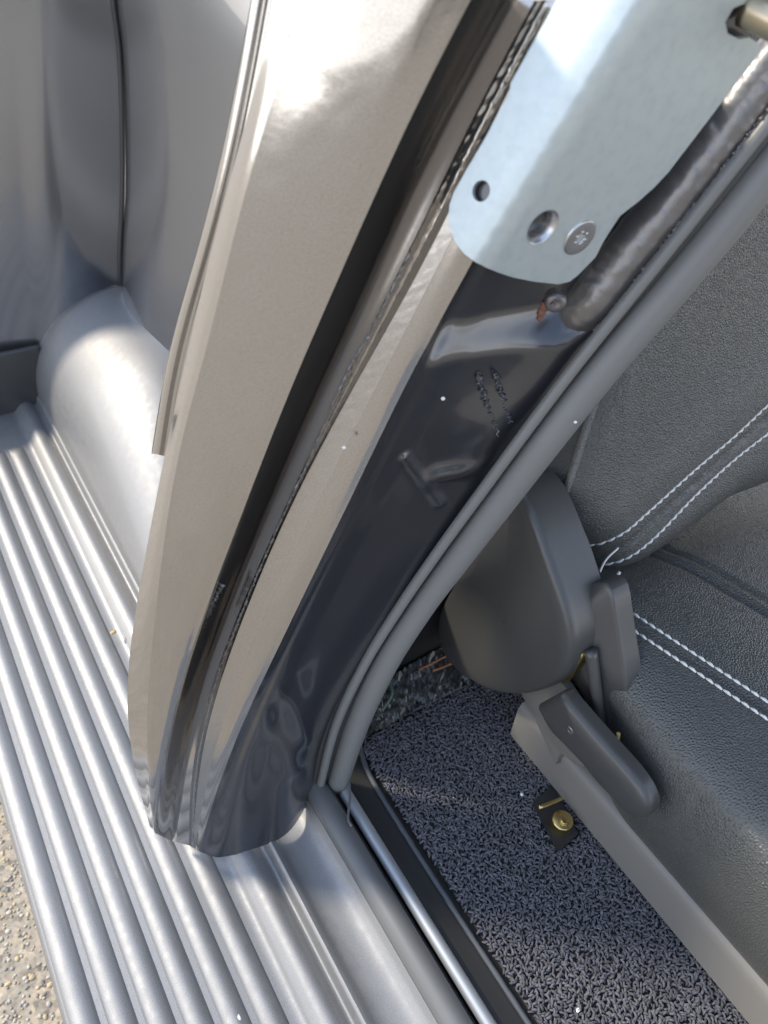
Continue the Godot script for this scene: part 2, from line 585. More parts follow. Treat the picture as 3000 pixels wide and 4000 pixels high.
func make_pillar(car: Node3D) -> void:
	var n := 110
	var face: Array = skin([pts([0.2252, 1.2207, -0.3986, 0.2185, 1.2, -0.4013, 0.2112, 1.1777, -0.4042, 0.2033, 1.1538, -0.4074, 0.1946, 1.1281, -0.411, 0.1855, 1.1002, -0.4147, 0.1761, 1.0698, -0.4183, 0.1665, 1.0367, -0.4216, 0.1561, 1.0004, -0.4253, 0.1441, 0.9608, -0.4297, 0.1312, 0.9171, -0.4344, 0.1186, 0.8684, -0.4382, 0.1063, 0.8139, -0.441, 0.0933, 0.7527, -0.4434, 0.0795, 0.6836, -0.4455, 0.0657, 0.6054, -0.4465, 0.0536, 0.5167, -0.4447, 0.0429, 0.4153, -0.4402]), pts([0.2434, 1.213, -0.3803, 0.2329, 1.1835, -0.3849, 0.2214, 1.151, -0.39, 0.2087, 1.1147, -0.3954, 0.1952, 1.074, -0.401, 0.1807, 1.0281, -0.4066, 0.1645, 0.976, -0.4129, 0.1461, 0.9162, -0.42, 0.1271, 0.8469, -0.4265, 0.1068, 0.7658, -0.4325, 0.0847, 0.6697, -0.4379, 0.0631, 0.5541, -0.4404, 0.043, 0.4141, -0.4388]), pts([0.266, 1.2038, -0.3612, 0.2543, 1.1746, -0.3667, 0.2419, 1.1423, -0.3725, 0.2287, 1.1062, -0.3785, 0.2145, 1.0657, -0.3846, 0.199, 1.0202, -0.3911, 0.1818, 0.9685, -0.3982, 0.1627, 0.9092, -0.406, 0.142, 0.8407, -0.4139, 0.1188, 0.7607, -0.4223, 0.0934, 0.6656, -0.4304, 0.0682, 0.5508, -0.436, 0.0431, 0.4107, -0.4382]), pts([0.2817, 1.1977, -0.3507, 0.273, 1.1774, -0.3551, 0.2639, 1.1556, -0.3595, 0.2545, 1.1321, -0.3639, 0.2449, 1.1066, -0.3683, 0.2347, 1.079, -0.3728, 0.224, 1.0491, -0.3776, 0.2123, 1.0166, -0.3826, 0.1998, 0.9811, -0.388, 0.1866, 0.9421, -0.3936, 0.1726, 0.899, -0.3994, 0.1572, 0.8512, -0.4056, 0.1402, 0.798, -0.4125, 0.1217, 0.7386, -0.4198, 0.1021, 0.6713, -0.4268, 0.0825, 0.5946, -0.4327, 0.0631, 0.5065, -0.437, 0.0434, 0.4047, -0.4398])], 200, 14)
	for i in range(1, face.size() - 1):   # hand laid, so never quite flat
		var row: PackedVector3Array = face[i]
		var e := smoothstep(0.0, 6.0, float(i)) * smoothstep(0.0, 6.0, float(face.size() - 1 - i))
		for j in row.size():
			row[j] += N0 * e * (0.0006 * bumpy.get_noise_3dv(row[j] * 9.0) + 0.00009 * bumpy.get_noise_3dv(row[j] * 55.0))
		face[i] = row
	var pil := part("door_pillar", sheet(face, N0), mat.paint, car)
	part("outer_lip", sheet(skin([pts([0.2282, 1.2229, -0.4273, 0.2211, 1.2009, -0.4298, 0.2136, 1.1773, -0.4325, 0.2055, 1.152, -0.4354, 0.1965, 1.1248, -0.4387, 0.1869, 1.0953, -0.4423, 0.1766, 1.0633, -0.4461, 0.1659, 1.0284, -0.4498, 0.1547, 0.9901, -0.4535, 0.1424, 0.9485, -0.4569, 0.129, 0.9031, -0.4598, 0.1148, 0.8528, -0.4629, 0.0995, 0.7968, -0.466, 0.0829, 0.7339, -0.4694, 0.066, 0.6631, -0.4719, 0.052, 0.5838, -0.4711, 0.0439, 0.4964, -0.4645, 0.0414, 0.3997, -0.4523]), pts([0.225, 1.2219, -0.4085, 0.2153, 1.1915, -0.4123, 0.2044, 1.1579, -0.4165, 0.192, 1.1206, -0.4214, 0.1786, 1.0788, -0.4266, 0.1645, 1.0316, -0.4317, 0.1488, 0.9779, -0.4372, 0.1308, 0.9167, -0.4431, 0.1122, 0.8456, -0.4483, 0.0924, 0.7625, -0.4528, 0.0713, 0.6639, -0.4564, 0.0538, 0.5468, -0.4548, 0.0422, 0.4083, -0.4456]), pts([0.2252, 1.2207, -0.3986, 0.2185, 1.2, -0.4013, 0.2112, 1.1777, -0.4042, 0.2033, 1.1538, -0.4074, 0.1946, 1.1281, -0.411, 0.1855, 1.1002, -0.4147, 0.1761, 1.0698, -0.4183, 0.1665, 1.0367, -0.4216, 0.1561, 1.0004, -0.4253, 0.1441, 0.9608, -0.4297, 0.1312, 0.9171, -0.4344, 0.1186, 0.8684, -0.4382, 0.1063, 0.8139, -0.441, 0.0933, 0.7527, -0.4434, 0.0795, 0.6836, -0.4455, 0.0657, 0.6054, -0.4465, 0.0536, 0.5167, -0.4447, 0.0429, 0.4153, -0.4402])], n, 8), Vector3(-1, 0, 0.3)), mat.paint, pil)
	part("lip_return", sheet(skin([pts([0.2497, 1.2144, -0.4603, 0.2426, 1.1924, -0.4628, 0.2351, 1.1688, -0.4655, 0.227, 1.1435, -0.4684, 0.218, 1.1163, -0.4717, 0.2084, 1.0868, -0.4753, 0.1981, 1.0548, -0.4791, 0.1874, 1.0199, -0.4828, 0.1762, 0.9816, -0.4865, 0.1639, 0.94, -0.4899, 0.1505, 0.8946, -0.4928, 0.1363, 0.8443, -0.4959, 0.121, 0.7883, -0.499, 0.1044, 0.7254, -0.5024, 0.0875, 0.6546, -0.5049, 0.0735, 0.5753, -0.5041, 0.0654, 0.4879, -0.4975, 0.0629, 0.3912, -0.4853]), pts([0.2282, 1.2229, -0.4273, 0.2211, 1.2009, -0.4298, 0.2136, 1.1773, -0.4325, 0.2055, 1.152, -0.4354, 0.1965, 1.1248, -0.4387, 0.1869, 1.0953, -0.4423, 0.1766, 1.0633, -0.4461, 0.1659, 1.0284, -0.4498, 0.1547, 0.9901, -0.4535, 0.1424, 0.9485, -0.4569, 0.129, 0.9031, -0.4598, 0.1148, 0.8528, -0.4629, 0.0995, 0.7968, -0.466, 0.0829, 0.7339, -0.4694, 0.066, 0.6631, -0.4719, 0.052, 0.5838, -0.4711, 0.0439, 0.4964, -0.4645, 0.0414, 0.3997, -0.4523])], n, 1), Vector3(-1, 0, -0.5)), mat.paint, pil)
	part("seal_channel", sheet(skin([pts([0.2817, 1.1977, -0.3507, 0.273, 1.1774, -0.3551, 0.2639, 1.1556, -0.3595, 0.2545, 1.1321, -0.3639, 0.2449, 1.1066, -0.3683, 0.2347, 1.079, -0.3728, 0.224, 1.0491, -0.3776, 0.2123, 1.0166, -0.3826, 0.1998, 0.9811, -0.388, 0.1866, 0.9421, -0.3936, 0.1726, 0.899, -0.3994, 0.1572, 0.8512, -0.4056, 0.1402, 0.798, -0.4125, 0.1217, 0.7386, -0.4198, 0.1021, 0.6713, -0.4268, 0.0825, 0.5946, -0.4327, 0.0631, 0.5065, -0.437, 0.0434, 0.4047, -0.4398]), pts([0.2873, 1.1965, -0.3558, 0.2784, 1.1759, -0.3601, 0.2691, 1.1538, -0.3646, 0.2596, 1.1299, -0.369, 0.2498, 1.104, -0.3734, 0.2395, 1.0759, -0.3779, 0.2286, 1.0455, -0.3826, 0.2168, 1.0125, -0.3877, 0.2041, 0.9765, -0.393, 0.1906, 0.937, -0.3984, 0.1762, 0.8937, -0.4037, 0.1605, 0.8457, -0.4094, 0.1432, 0.7925, -0.4158, 0.1243, 0.7329, -0.4225, 0.1045, 0.6657, -0.429, 0.0847, 0.589, -0.4343, 0.0653, 0.5012, -0.4379, 0.0455, 0.3998, -0.4401]), pts([0.3093, 1.1911, -0.3716, 0.2957, 1.1598, -0.3778, 0.2812, 1.1251, -0.3844, 0.2661, 1.0864, -0.3909, 0.2503, 1.043, -0.3974, 0.2329, 0.9942, -0.4044, 0.2133, 0.9391, -0.4124, 0.1917, 0.8761, -0.4209, 0.1676, 0.804, -0.4294, 0.1404, 0.7202, -0.4387, 0.1105, 0.6241, -0.4454, 0.0809, 0.5141, -0.4452, 0.0523, 0.3814, -0.4413]), pts([0.3225, 1.1875, -0.3774, 0.3127, 1.165, -0.3819, 0.3023, 1.141, -0.3867, 0.2914, 1.1152, -0.3916, 0.2804, 1.0872, -0.3964, 0.2692, 1.0567, -0.401, 0.2576, 1.0236, -0.4056, 0.2449, 0.9876, -0.4106, 0.2308, 0.9487, -0.4161, 0.2156, 0.9062, -0.422, 0.1993, 0.8594, -0.4282, 0.1816, 0.8081, -0.434, 0.1625, 0.7512, -0.44, 0.1419, 0.6877, -0.4464, 0.12, 0.619, -0.45, 0.0981, 0.546, -0.4491, 0.0779, 0.4633, -0.4456, 0.0586, 0.3691, -0.4398])], n, 4), N0), mat.paint, pil)
	var rag := func(rows: Array, amp: float, f: float) -> Array:
		for i in range(1, rows.size() - 1):
			var row: PackedVector3Array = rows[i]
			for j in row.size():
				row[j] += N0 * amp * bumpy.get_noise_3dv(row[j] * f)
			rows[i] = row
		return rows
	var flange := skin([pts([0.3225, 1.1875, -0.3774, 0.3127, 1.165, -0.3819, 0.3023, 1.141, -0.3867, 0.2914, 1.1152, -0.3916, 0.2804, 1.0872, -0.3964, 0.2692, 1.0567, -0.401, 0.2576, 1.0236, -0.4056, 0.2449, 0.9876, -0.4106, 0.2308, 0.9487, -0.4161, 0.2156, 0.9062, -0.422, 0.1993, 0.8594, -0.4282, 0.1816, 0.8081, -0.434, 0.1625, 0.7512, -0.44, 0.1419, 0.6877, -0.4464, 0.12, 0.619, -0.45, 0.0981, 0.546, -0.4491, 0.0779, 0.4633, -0.4456, 0.0586, 0.3691, -0.4398]), pts([0.3123, 1.1893, -0.3593, 0.2992, 1.1582, -0.3653, 0.285, 1.124, -0.3716, 0.2702, 1.0857, -0.3779, 0.2547, 1.0427, -0.3842, 0.2375, 0.9946, -0.3911, 0.2178, 0.9406, -0.3987, 0.196, 0.8789, -0.4071, 0.1718, 0.8083, -0.4156, 0.1448, 0.7261, -0.4246, 0.1156, 0.6297, -0.4323, 0.0879, 0.5153, -0.4346, 0.0624, 0.3764, -0.4319]), pts([0.3136, 1.1885, -0.3466, 0.3049, 1.167, -0.3505, 0.2959, 1.144, -0.3545, 0.2865, 1.1191, -0.3584, 0.2767, 1.0923, -0.3625, 0.2662, 1.0634, -0.3668, 0.2547, 1.0321, -0.3716, 0.2422, 0.9984, -0.3769, 0.2286, 0.9615, -0.3827, 0.214, 0.9214, -0.3883, 0.1981, 0.8774, -0.3941, 0.1808, 0.8288, -0.4002, 0.1622, 0.7746, -0.4068, 0.1424, 0.7138, -0.4135, 0.122, 0.6452, -0.4196, 0.1026, 0.5675, -0.4238, 0.0861, 0.4792, -0.4243, 0.0722, 0.3784, -0.4212])], 260, 8)
	# the paint line along the seam is ragged, and a lumpy bead of sealer lies in it
	var groove: Array = rag.call(skin([pts([0.3136, 1.1885, -0.3466, 0.3049, 1.167, -0.3505, 0.2959, 1.144, -0.3545, 0.2865, 1.1191, -0.3584, 0.2767, 1.0923, -0.3625, 0.2662, 1.0634, -0.3668, 0.2547, 1.0321, -0.3716, 0.2422, 0.9984, -0.3769, 0.2286, 0.9615, -0.3827, 0.214, 0.9214, -0.3883, 0.1981, 0.8774, -0.3941, 0.1808, 0.8288, -0.4002, 0.1622, 0.7746, -0.4068, 0.1424, 0.7138, -0.4135, 0.122, 0.6452, -0.4196, 0.1026, 0.5675, -0.4238, 0.0861, 0.4792, -0.4243, 0.0722, 0.3784, -0.4212]), pts([0.3221, 1.1866, -0.3545, 0.3132, 1.1646, -0.3584, 0.3039, 1.141, -0.3624, 0.2943, 1.1155, -0.3665, 0.2843, 1.088, -0.3706, 0.2736, 1.0583, -0.375, 0.2619, 1.0263, -0.3799, 0.2491, 0.9917, -0.3853, 0.2353, 0.9539, -0.3912, 0.2204, 0.9126, -0.3971, 0.2042, 0.8672, -0.4032, 0.1867, 0.817, -0.4098, 0.1678, 0.761, -0.4167, 0.1473, 0.6991, -0.4231, 0.1258, 0.6317, -0.4272, 0.1056, 0.5558, -0.4292, 0.0884, 0.4698, -0.4275, 0.0741, 0.3723, -0.4221]), pts([0.3293, 1.1868, -0.3551, 0.3166, 1.1549, -0.3607, 0.3032, 1.1195, -0.3664, 0.289, 1.0801, -0.3722, 0.2727, 1.0365, -0.3788, 0.2538, 0.9881, -0.3867, 0.2326, 0.9336, -0.3957, 0.2091, 0.8718, -0.4047, 0.1837, 0.8002, -0.414, 0.1562, 0.7163, -0.4234, 0.1259, 0.6218, -0.4283, 0.0982, 0.5077, -0.4287, 0.0746, 0.3695, -0.4227]), pts([0.3312, 1.1877, -0.3486, 0.3223, 1.1657, -0.3525, 0.3131, 1.142, -0.3564, 0.3038, 1.1163, -0.3601, 0.2939, 1.0886, -0.3641, 0.2831, 1.0589, -0.3685, 0.2708, 1.027, -0.3738, 0.2569, 0.9928, -0.38, 0.2417, 0.9557, -0.387, 0.2251, 0.9155, -0.3936, 0.2073, 0.8716, -0.3997, 0.189, 0.8228, -0.4056, 0.17, 0.7681, -0.4112, 0.1502, 0.7067, -0.4166, 0.1298, 0.6373, -0.4215, 0.1101, 0.5585, -0.4247, 0.0925, 0.4686, -0.4248, 0.0766, 0.3654, -0.4218])], 320, 4), 0.0007, 400.0)
	var rdg: Array = rag.call(skin([pts([0.3312, 1.1877, -0.3486, 0.3223, 1.1657, -0.3525, 0.3131, 1.142, -0.3564, 0.3038, 1.1163, -0.3601, 0.2939, 1.0886, -0.3641, 0.2831, 1.0589, -0.3685, 0.2708, 1.027, -0.3738, 0.2569, 0.9928, -0.38, 0.2417, 0.9557, -0.387, 0.2251, 0.9155, -0.3936, 0.2073, 0.8716, -0.3997, 0.189, 0.8228, -0.4056, 0.17, 0.7681, -0.4112, 0.1502, 0.7067, -0.4166, 0.1298, 0.6373, -0.4215, 0.1101, 0.5585, -0.4247, 0.0925, 0.4686, -0.4248, 0.0766, 0.3654, -0.4218]), pts([0.3341, 1.1885, -0.3432, 0.3258, 1.1664, -0.3467, 0.3172, 1.1427, -0.3502, 0.3083, 1.1171, -0.3537, 0.299, 1.0895, -0.3572, 0.2889, 1.0597, -0.3611, 0.2777, 1.0276, -0.3656, 0.2652, 0.993, -0.3708, 0.2515, 0.9553, -0.3766, 0.2362, 0.9146, -0.3822, 0.2195, 0.8704, -0.3876, 0.2015, 0.8216, -0.3935, 0.1822, 0.7673, -0.3997, 0.1616, 0.7065, -0.406, 0.1403, 0.6377, -0.4119, 0.119, 0.5591, -0.4167, 0.0984, 0.4687, -0.4193, 0.0779, 0.364, -0.4199])], 320, 5), 0.0003, 300.0)
	part("inner_flange", sheet(flange, N0), mat.paint, pil)
	part("seam_groove", sheet(groove, N0), mat.paint, pil)
	part("ridge", sheet(rdg, N0), mat.rough_paint, pil)
	part("sealer_bead", tube(pts([0.2646, 1.0568, -0.3668, 0.2547, 1.0291, -0.3711, 0.2445, 1.0014, -0.3757, 0.2344, 0.9782, -0.3807, 0.2186, 0.93, -0.3871, 0.2086, 0.9004, -0.3913, 0.1916, 0.8519, -0.3985, 0.1708, 0.7883, -0.4069, 0.1516, 0.7269, -0.4143, 0.1308, 0.6585, -0.4221, 0.1103, 0.5887, -0.4295]), 0.0008, 300, 8, 0.0020, bumpy, 260.0), mat.lumpy, pil)
	part("ridge_face", sheet(skin([pts([0.3341, 1.1885, -0.3432, 0.3258, 1.1664, -0.3467, 0.3172, 1.1427, -0.3502, 0.3083, 1.1171, -0.3537, 0.299, 1.0895, -0.3572, 0.2889, 1.0597, -0.3611, 0.2777, 1.0276, -0.3656, 0.2652, 0.993, -0.3708, 0.2515, 0.9553, -0.3766, 0.2362, 0.9146, -0.3822, 0.2195, 0.8704, -0.3876, 0.2015, 0.8216, -0.3935, 0.1822, 0.7673, -0.3997, 0.1616, 0.7065, -0.406, 0.1403, 0.6377, -0.4119, 0.119, 0.5591, -0.4167, 0.0984, 0.4687, -0.4193, 0.0779, 0.364, -0.4199]), pts([0.3427, 1.1898, -0.3339, 0.3309, 1.1582, -0.3388, 0.3183, 1.1233, -0.344, 0.3046, 1.0844, -0.3495, 0.2891, 1.0413, -0.3558, 0.2715, 0.993, -0.3632, 0.2523, 0.9381, -0.371, 0.2299, 0.877, -0.3778, 0.205, 0.8068, -0.3856, 0.1769, 0.7253, -0.3944, 0.1457, 0.6289, -0.4037, 0.113, 0.5117, -0.4115, 0.0791, 0.3667, -0.4168]), pts([0.3524, 1.1904, -0.3289, 0.3441, 1.1683, -0.3324, 0.3353, 1.1446, -0.336, 0.3259, 1.1191, -0.3399, 0.3159, 1.0917, -0.344, 0.305, 1.0622, -0.3486, 0.2932, 1.0303, -0.3537, 0.2805, 0.9957, -0.359, 0.2672, 0.9576, -0.3644, 0.2528, 0.9163, -0.369, 0.237, 0.8714, -0.3733, 0.2196, 0.8221, -0.3782, 0.2005, 0.7676, -0.3838, 0.1796, 0.7069, -0.3901, 0.1565, 0.6388, -0.3972, 0.1319, 0.5612, -0.4042, 0.1066, 0.4715, -0.4103, 0.0802, 0.3668, -0.4153])], n, 5), N0), mat.paint, pil)
	# the black inside of the pillar with its swages, dents and runs
	var led: PackedVector3Array = pts([0.3222, 0.9795, -0.3804, 0.3933, 0.9853, -0.3247])
	var up := (led[1] - led[0]).cross(N0).normalized()
	if up.y < 0:
		up = -up
	var feats := [[pts([0.2953, 0.8844, -0.3896, 0.3178, 0.8284, -0.3646]), 0.0045, 0.0036, 0.0], [pts([0.3153, 0.8598, -0.3706, 0.3443, 0.8659, -0.3483]), 0.006, 0.009, 0.0], [pts([0.3406, 0.9066, -0.3565, 0.3439, 0.8989, -0.3529]), 0.008, 0.030, 0.0], [pts([0.1792, 0.6123, -0.4214, 0.1832, 0.5543, -0.4107, 0.1953, 0.485, -0.3922]), 0.0030, 0.011, 0.0], [pts([0.2069, 0.635, -0.4279, 0.2132, 0.583, -0.4163, 0.2236, 0.5199, -0.3999]), 0.0030, 0.009, 0.0]]
	var rows := skin([pts([0.3524, 1.1904, -0.3289, 0.3441, 1.1683, -0.3324, 0.3353, 1.1446, -0.336, 0.3259, 1.1191, -0.3399, 0.3159, 1.0917, -0.344, 0.305, 1.0622, -0.3486, 0.2932, 1.0303, -0.3537, 0.2805, 0.9957, -0.359, 0.2672, 0.9576, -0.3644, 0.2528, 0.9163, -0.369, 0.237, 0.8714, -0.3733, 0.2196, 0.8221, -0.3782, 0.2005, 0.7676, -0.3838, 0.1796, 0.7069, -0.3901, 0.1565, 0.6388, -0.3972, 0.1319, 0.5612, -0.4042, 0.1066, 0.4715, -0.4103, 0.0802, 0.3668, -0.4153]), pts([0.3673, 1.1874, -0.3379, 0.3588, 1.1645, -0.3414, 0.3498, 1.1399, -0.3451, 0.3402, 1.1135, -0.349, 0.33, 1.085, -0.3532, 0.3188, 1.0544, -0.3578, 0.3067, 1.0214, -0.363, 0.2937, 0.9854, -0.3684, 0.2801, 0.946, -0.3738, 0.2649, 0.9037, -0.3778, 0.2478, 0.8586, -0.3807, 0.2293, 0.8093, -0.3842, 0.2091, 0.7551, -0.3883, 0.1872, 0.6949, -0.3932, 0.1633, 0.6276, -0.3986, 0.1381, 0.5513, -0.404, 0.1124, 0.4633, -0.4082, 0.0858, 0.3609, -0.4113]), pts([0.3801, 1.1814, -0.3372, 0.3712, 1.1582, -0.3407, 0.3616, 1.1334, -0.3445, 0.3515, 1.1068, -0.3486, 0.3406, 1.0783, -0.353, 0.3289, 1.0475, -0.3577, 0.3164, 1.0142, -0.3627, 0.3031, 0.978, -0.3681, 0.289, 0.9384, -0.3736, 0.2726, 0.8965, -0.3778, 0.254, 0.8525, -0.3806, 0.2341, 0.8044, -0.3838, 0.213, 0.7514, -0.3875, 0.1906, 0.6926, -0.3914, 0.1676, 0.6265, -0.3949, 0.1444, 0.5512, -0.3973, 0.1213, 0.4644, -0.3982, 0.0973, 0.3638, -0.3981]), pts([0.4077, 1.1704, -0.337, 0.3979, 1.1469, -0.3405, 0.3877, 1.1217, -0.3442, 0.3767, 1.0949, -0.3482, 0.3652, 1.0661, -0.3526, 0.3528, 1.0353, -0.3572, 0.3396, 1.0019, -0.3622, 0.3257, 0.9658, -0.3674, 0.3109, 0.9265, -0.373, 0.2938, 0.8851, -0.3772, 0.2745, 0.8416, -0.3803, 0.254, 0.7941, -0.3838, 0.2323, 0.7421, -0.3877, 0.2098, 0.6844, -0.3915, 0.1874, 0.6195, -0.3945, 0.1661, 0.5458, -0.3953, 0.1469, 0.461, -0.3932, 0.1284, 0.3631, -0.3887]), pts([0.4509, 1.1512, -0.3284, 0.4402, 1.1276, -0.3321, 0.4289, 1.1025, -0.336, 0.417, 1.0759, -0.3402, 0.4046, 1.0474, -0.3447, 0.3914, 1.017, -0.3494, 0.3774, 0.9843, -0.3545, 0.3626, 0.9491, -0.3599, 0.347, 0.9111, -0.3657, 0.3291, 0.8711, -0.3704, 0.3092, 0.8291, -0.3744, 0.2882, 0.7836, -0.3787, 0.2663, 0.7337, -0.3832, 0.244, 0.6785, -0.3873, 0.2224, 0.6166, -0.3901, 0.2031, 0.5463, -0.39, 0.187, 0.466, -0.3861, 0.1728, 0.374, -0.3792]), pts([0.4858, 1.1326, -0.3086, 0.4746, 1.1101, -0.3128, 0.463, 1.0862, -0.3171, 0.451, 1.0609, -0.3216, 0.4384, 1.0339, -0.3263, 0.4251, 1.0053, -0.3314, 0.411, 0.9748, -0.3369, 0.3962, 0.9422, -0.3427, 0.3806, 0.907, -0.3487, 0.3644, 0.8689, -0.3553, 0.3474, 0.8273, -0.3626, 0.3292, 0.7821, -0.3704, 0.3101, 0.7324, -0.3783, 0.29, 0.6772, -0.3862, 0.2688, 0.6159, -0.3944, 0.2472, 0.5472, -0.4018, 0.2295, 0.4681, -0.4048, 0.2176, 0.3769, -0.4017])], 300, 14)
	for i in range(1, rows.size() - 1):
		var row: PackedVector3Array = rows[i]
		var edge := smoothstep(0.0, 14.0, float(i)) * smoothstep(0.0, 10.0, float(rows.size() - 1 - i))
		for j in row.size():
			var p := row[j]
			var flat := p - N0 * (p - led[0]).dot(N0)
			var h := -0.015 * smoothstep(-0.015, 0.018, (flat - led[0]).dot(up) )
			for q in feats:
				var c: PackedVector3Array = q[0]
				var fc := PackedVector3Array()
				for k in c:
					fc.append(k - N0 * (k - led[0]).dot(N0))
				if flat.distance_to(fc[0]) > 0.25:
					continue
				var d: float = near(flat, fc) / q[2]
				if d < 3.0:
					h += q[1] * exp(-d * d) * (1.0 + q[3] * bumpy.get_noise_3dv(p * 900.0))
			h += 0.0003 * bumpy.get_noise_3dv(p * 22.0)
			row[j] = p + N0 * h * edge
		rows[i] = row
	part("inner_panel", sheet(rows, N0), mat.black, pil)
	part("sealant", tube(pts([0.1755, 0.6253, -0.4208, 0.1825, 0.6334, -0.4163, 0.1887, 0.631, -0.4111, 0.195, 0.6415, -0.4074, 0.2012, 0.6391, -0.4022, 0.2059, 0.6478, -0.3996]), 0.0035, 60, 10, 0.004, bumpy, 700.0), mat.black, pil)
	for c in [pts([0.3357, 0.9558, -0.3667, 0.342, 0.9305, -0.3584, 0.3518, 0.8982, -0.3465]), pts([0.3445, 0.9554, -0.3596, 0.3512, 0.9359, -0.3518, 0.3594, 0.9097, -0.3419])]:
		var low := PackedVector3Array()
		for q in c:   # each scar lies on the panel's own surface
			var best := 1e9
			var hit := Vector3.ZERO
			for row in rows:
				for p in row:
					var off: Vector3 = p - q
					var d: float = (off - N0 * off.dot(N0)).length()
					if d < best:
						best = d
						hit = p
			low.append(hit)
		part("weld_scar", tube(low, 0.0014, 200, 10, 0.0042, bumpy, 300.0), mat.black, pil)
	part("loose_film", tube(pts([0.1442, 0.776, -0.4188, 0.1377, 0.7604, -0.422, 0.1316, 0.7435, -0.4247, 0.1255, 0.7288, -0.4276, 0.1205, 0.7129, -0.4295, 0.1125, 0.6895, -0.4329, 0.1062, 0.6643, -0.4347, 0.0996, 0.6443, -0.4374, 0.0957, 0.6243, -0.4379, 0.087, 0.5957, -0.4411]), 0.0016, 160, 8, 0.0034, bumpy, 420.0), mat.black, pil)
	part("filler_crust", tube(pts([0.4099, 0.9871, -0.3322, 0.4191, 1.0076, -0.3275, 0.4321, 1.0385, -0.3212, 0.4443, 1.0673, -0.3152, 0.4557, 1.0937, -0.3095, 0.4662, 1.1195, -0.3044, 0.4762, 1.1433, -0.2995]), 0.0008, 260, 8, 0.0026, bumpy, 330.0), mat.lumpy, pil)
	part("filler_roll", tube(pts([0.3979, 0.9535, -0.394, 0.4115, 0.9657, -0.3745, 0.4171, 0.9971, -0.351, 0.4298, 1.0242, -0.3443, 0.4393, 1.0463, -0.3396, 0.4505, 1.0691, -0.3336, 0.4639, 1.1008, -0.327, 0.4764, 1.1303, -0.3209, 0.488, 1.1577, -0.3151, 0.4988, 1.1833, -0.3098]), [0.001, 0.010, 0.018, 0.0195, 0.019, 0.0185, 0.018, 0.018, 0.0175, 0.0175], 300, 36, 0.0007, bumpy, 75.0), mat.lumpy, pil)
	var spill := part("paint_speck", disc(Vector3(0.3044,0.9421,-0.3641), N0, [[0.0016, 0.0], [0.0013, 0.0006], [0.0001, 0.0008]], 10), mat.white_speck, pil)
	spill.scale = Vector3.ONE
	part("paint_speck", disc(Vector3(0.2271,0.9189,-0.3725), N0, [[0.0014, 0.0], [0.001, 0.0007], [0.0001, 0.0009]], 8), mat.white_speck, pil)
	# the rubber trim down the inner edge
	var bead := part("rubber_trim", tube(pts([0.4967, 1.1229, -0.2909, 0.4821, 1.0915, -0.2963, 0.4665, 1.0575, -0.3023, 0.449, 1.0213, -0.3094, 0.4297, 0.9824, -0.3176, 0.4095, 0.9393, -0.326, 0.3886, 0.8911, -0.3343, 0.3683, 0.8351, -0.3454, 0.3456, 0.7721, -0.3575, 0.3203, 0.7006, -0.3706, 0.2941, 0.6168, -0.3828, 0.2703, 0.5152, -0.3908, 0.2491, 0.3926, -0.3941]), [0.0127,0.0130,0.0132,0.0134,0.0135,0.0134,0.0130,0.0123,0.0129,0.0132,0.0131,0.0126,0.0119], 120, 28), mat.rubber, car)
	part("trim_base", sheet(skin([pts([0.4858, 1.1326, -0.3086, 0.4746, 1.1101, -0.3128, 0.463, 1.0862, -0.3171, 0.451, 1.0609, -0.3216, 0.4384, 1.0339, -0.3263, 0.4251, 1.0053, -0.3314, 0.411, 0.9748, -0.3369, 0.3962, 0.9422, -0.3427, 0.3806, 0.907, -0.3487, 0.3644, 0.8689, -0.3553, 0.3474, 0.8273, -0.3626, 0.3292, 0.7821, -0.3704, 0.3101, 0.7324, -0.3783, 0.29, 0.6772, -0.3862, 0.2688, 0.6159, -0.3944, 0.2472, 0.5472, -0.4018, 0.2295, 0.4681, -0.4048, 0.2176, 0.3769, -0.4017]), pts([0.4837, 1.1304, -0.3023, 0.4685, 1.0988, -0.3081, 0.4525, 1.0645, -0.3143, 0.4349, 1.0275, -0.3214, 0.4158, 0.9874, -0.3293, 0.3955, 0.9431, -0.3376, 0.3743, 0.8935, -0.346, 0.3531, 0.8363, -0.3568, 0.3291, 0.7722, -0.3689, 0.303, 0.6988, -0.3816, 0.2754, 0.6129, -0.3937, 0.2497, 0.5091, -0.4021, 0.2296, 0.3825, -0.4032]), pts([0.4869, 1.1271, -0.2967, 0.4767, 1.1053, -0.3008, 0.4662, 1.0822, -0.3049, 0.4552, 1.0578, -0.3094, 0.443, 1.0323, -0.3146, 0.4298, 1.0056, -0.3205, 0.416, 0.977, -0.3265, 0.4021, 0.946, -0.3324, 0.388, 0.9124, -0.3381, 0.374, 0.8752, -0.3446, 0.3597, 0.8343, -0.3523, 0.3435, 0.7904, -0.361, 0.326, 0.7426, -0.3703, 0.3079, 0.6894, -0.3794, 0.2896, 0.6296, -0.3878, 0.2724, 0.5614, -0.3942, 0.2573, 0.4831, -0.3977, 0.2434, 0.3937, -0.3988])], n, 6), N0), mat.plastic, bead)
	part("trim_lip", tube(pts([0.4771, 1.1323, -0.2987, 0.4621, 1.1011, -0.3045, 0.4463, 1.0672, -0.3106, 0.429, 1.0306, -0.3175, 0.4101, 0.9909, -0.3253, 0.3901, 0.947, -0.3334, 0.369, 0.898, -0.3418, 0.3483, 0.841, -0.3529, 0.3249, 0.7771, -0.3652, 0.2993, 0.7037, -0.378, 0.2722, 0.6178, -0.3905, 0.2467, 0.514, -0.3994, 0.2271, 0.3871, -0.4006]), [0.0048, 0.0048, 0.0050, 0.0052, 0.0050], 110, 16), mat.rubber, bead)
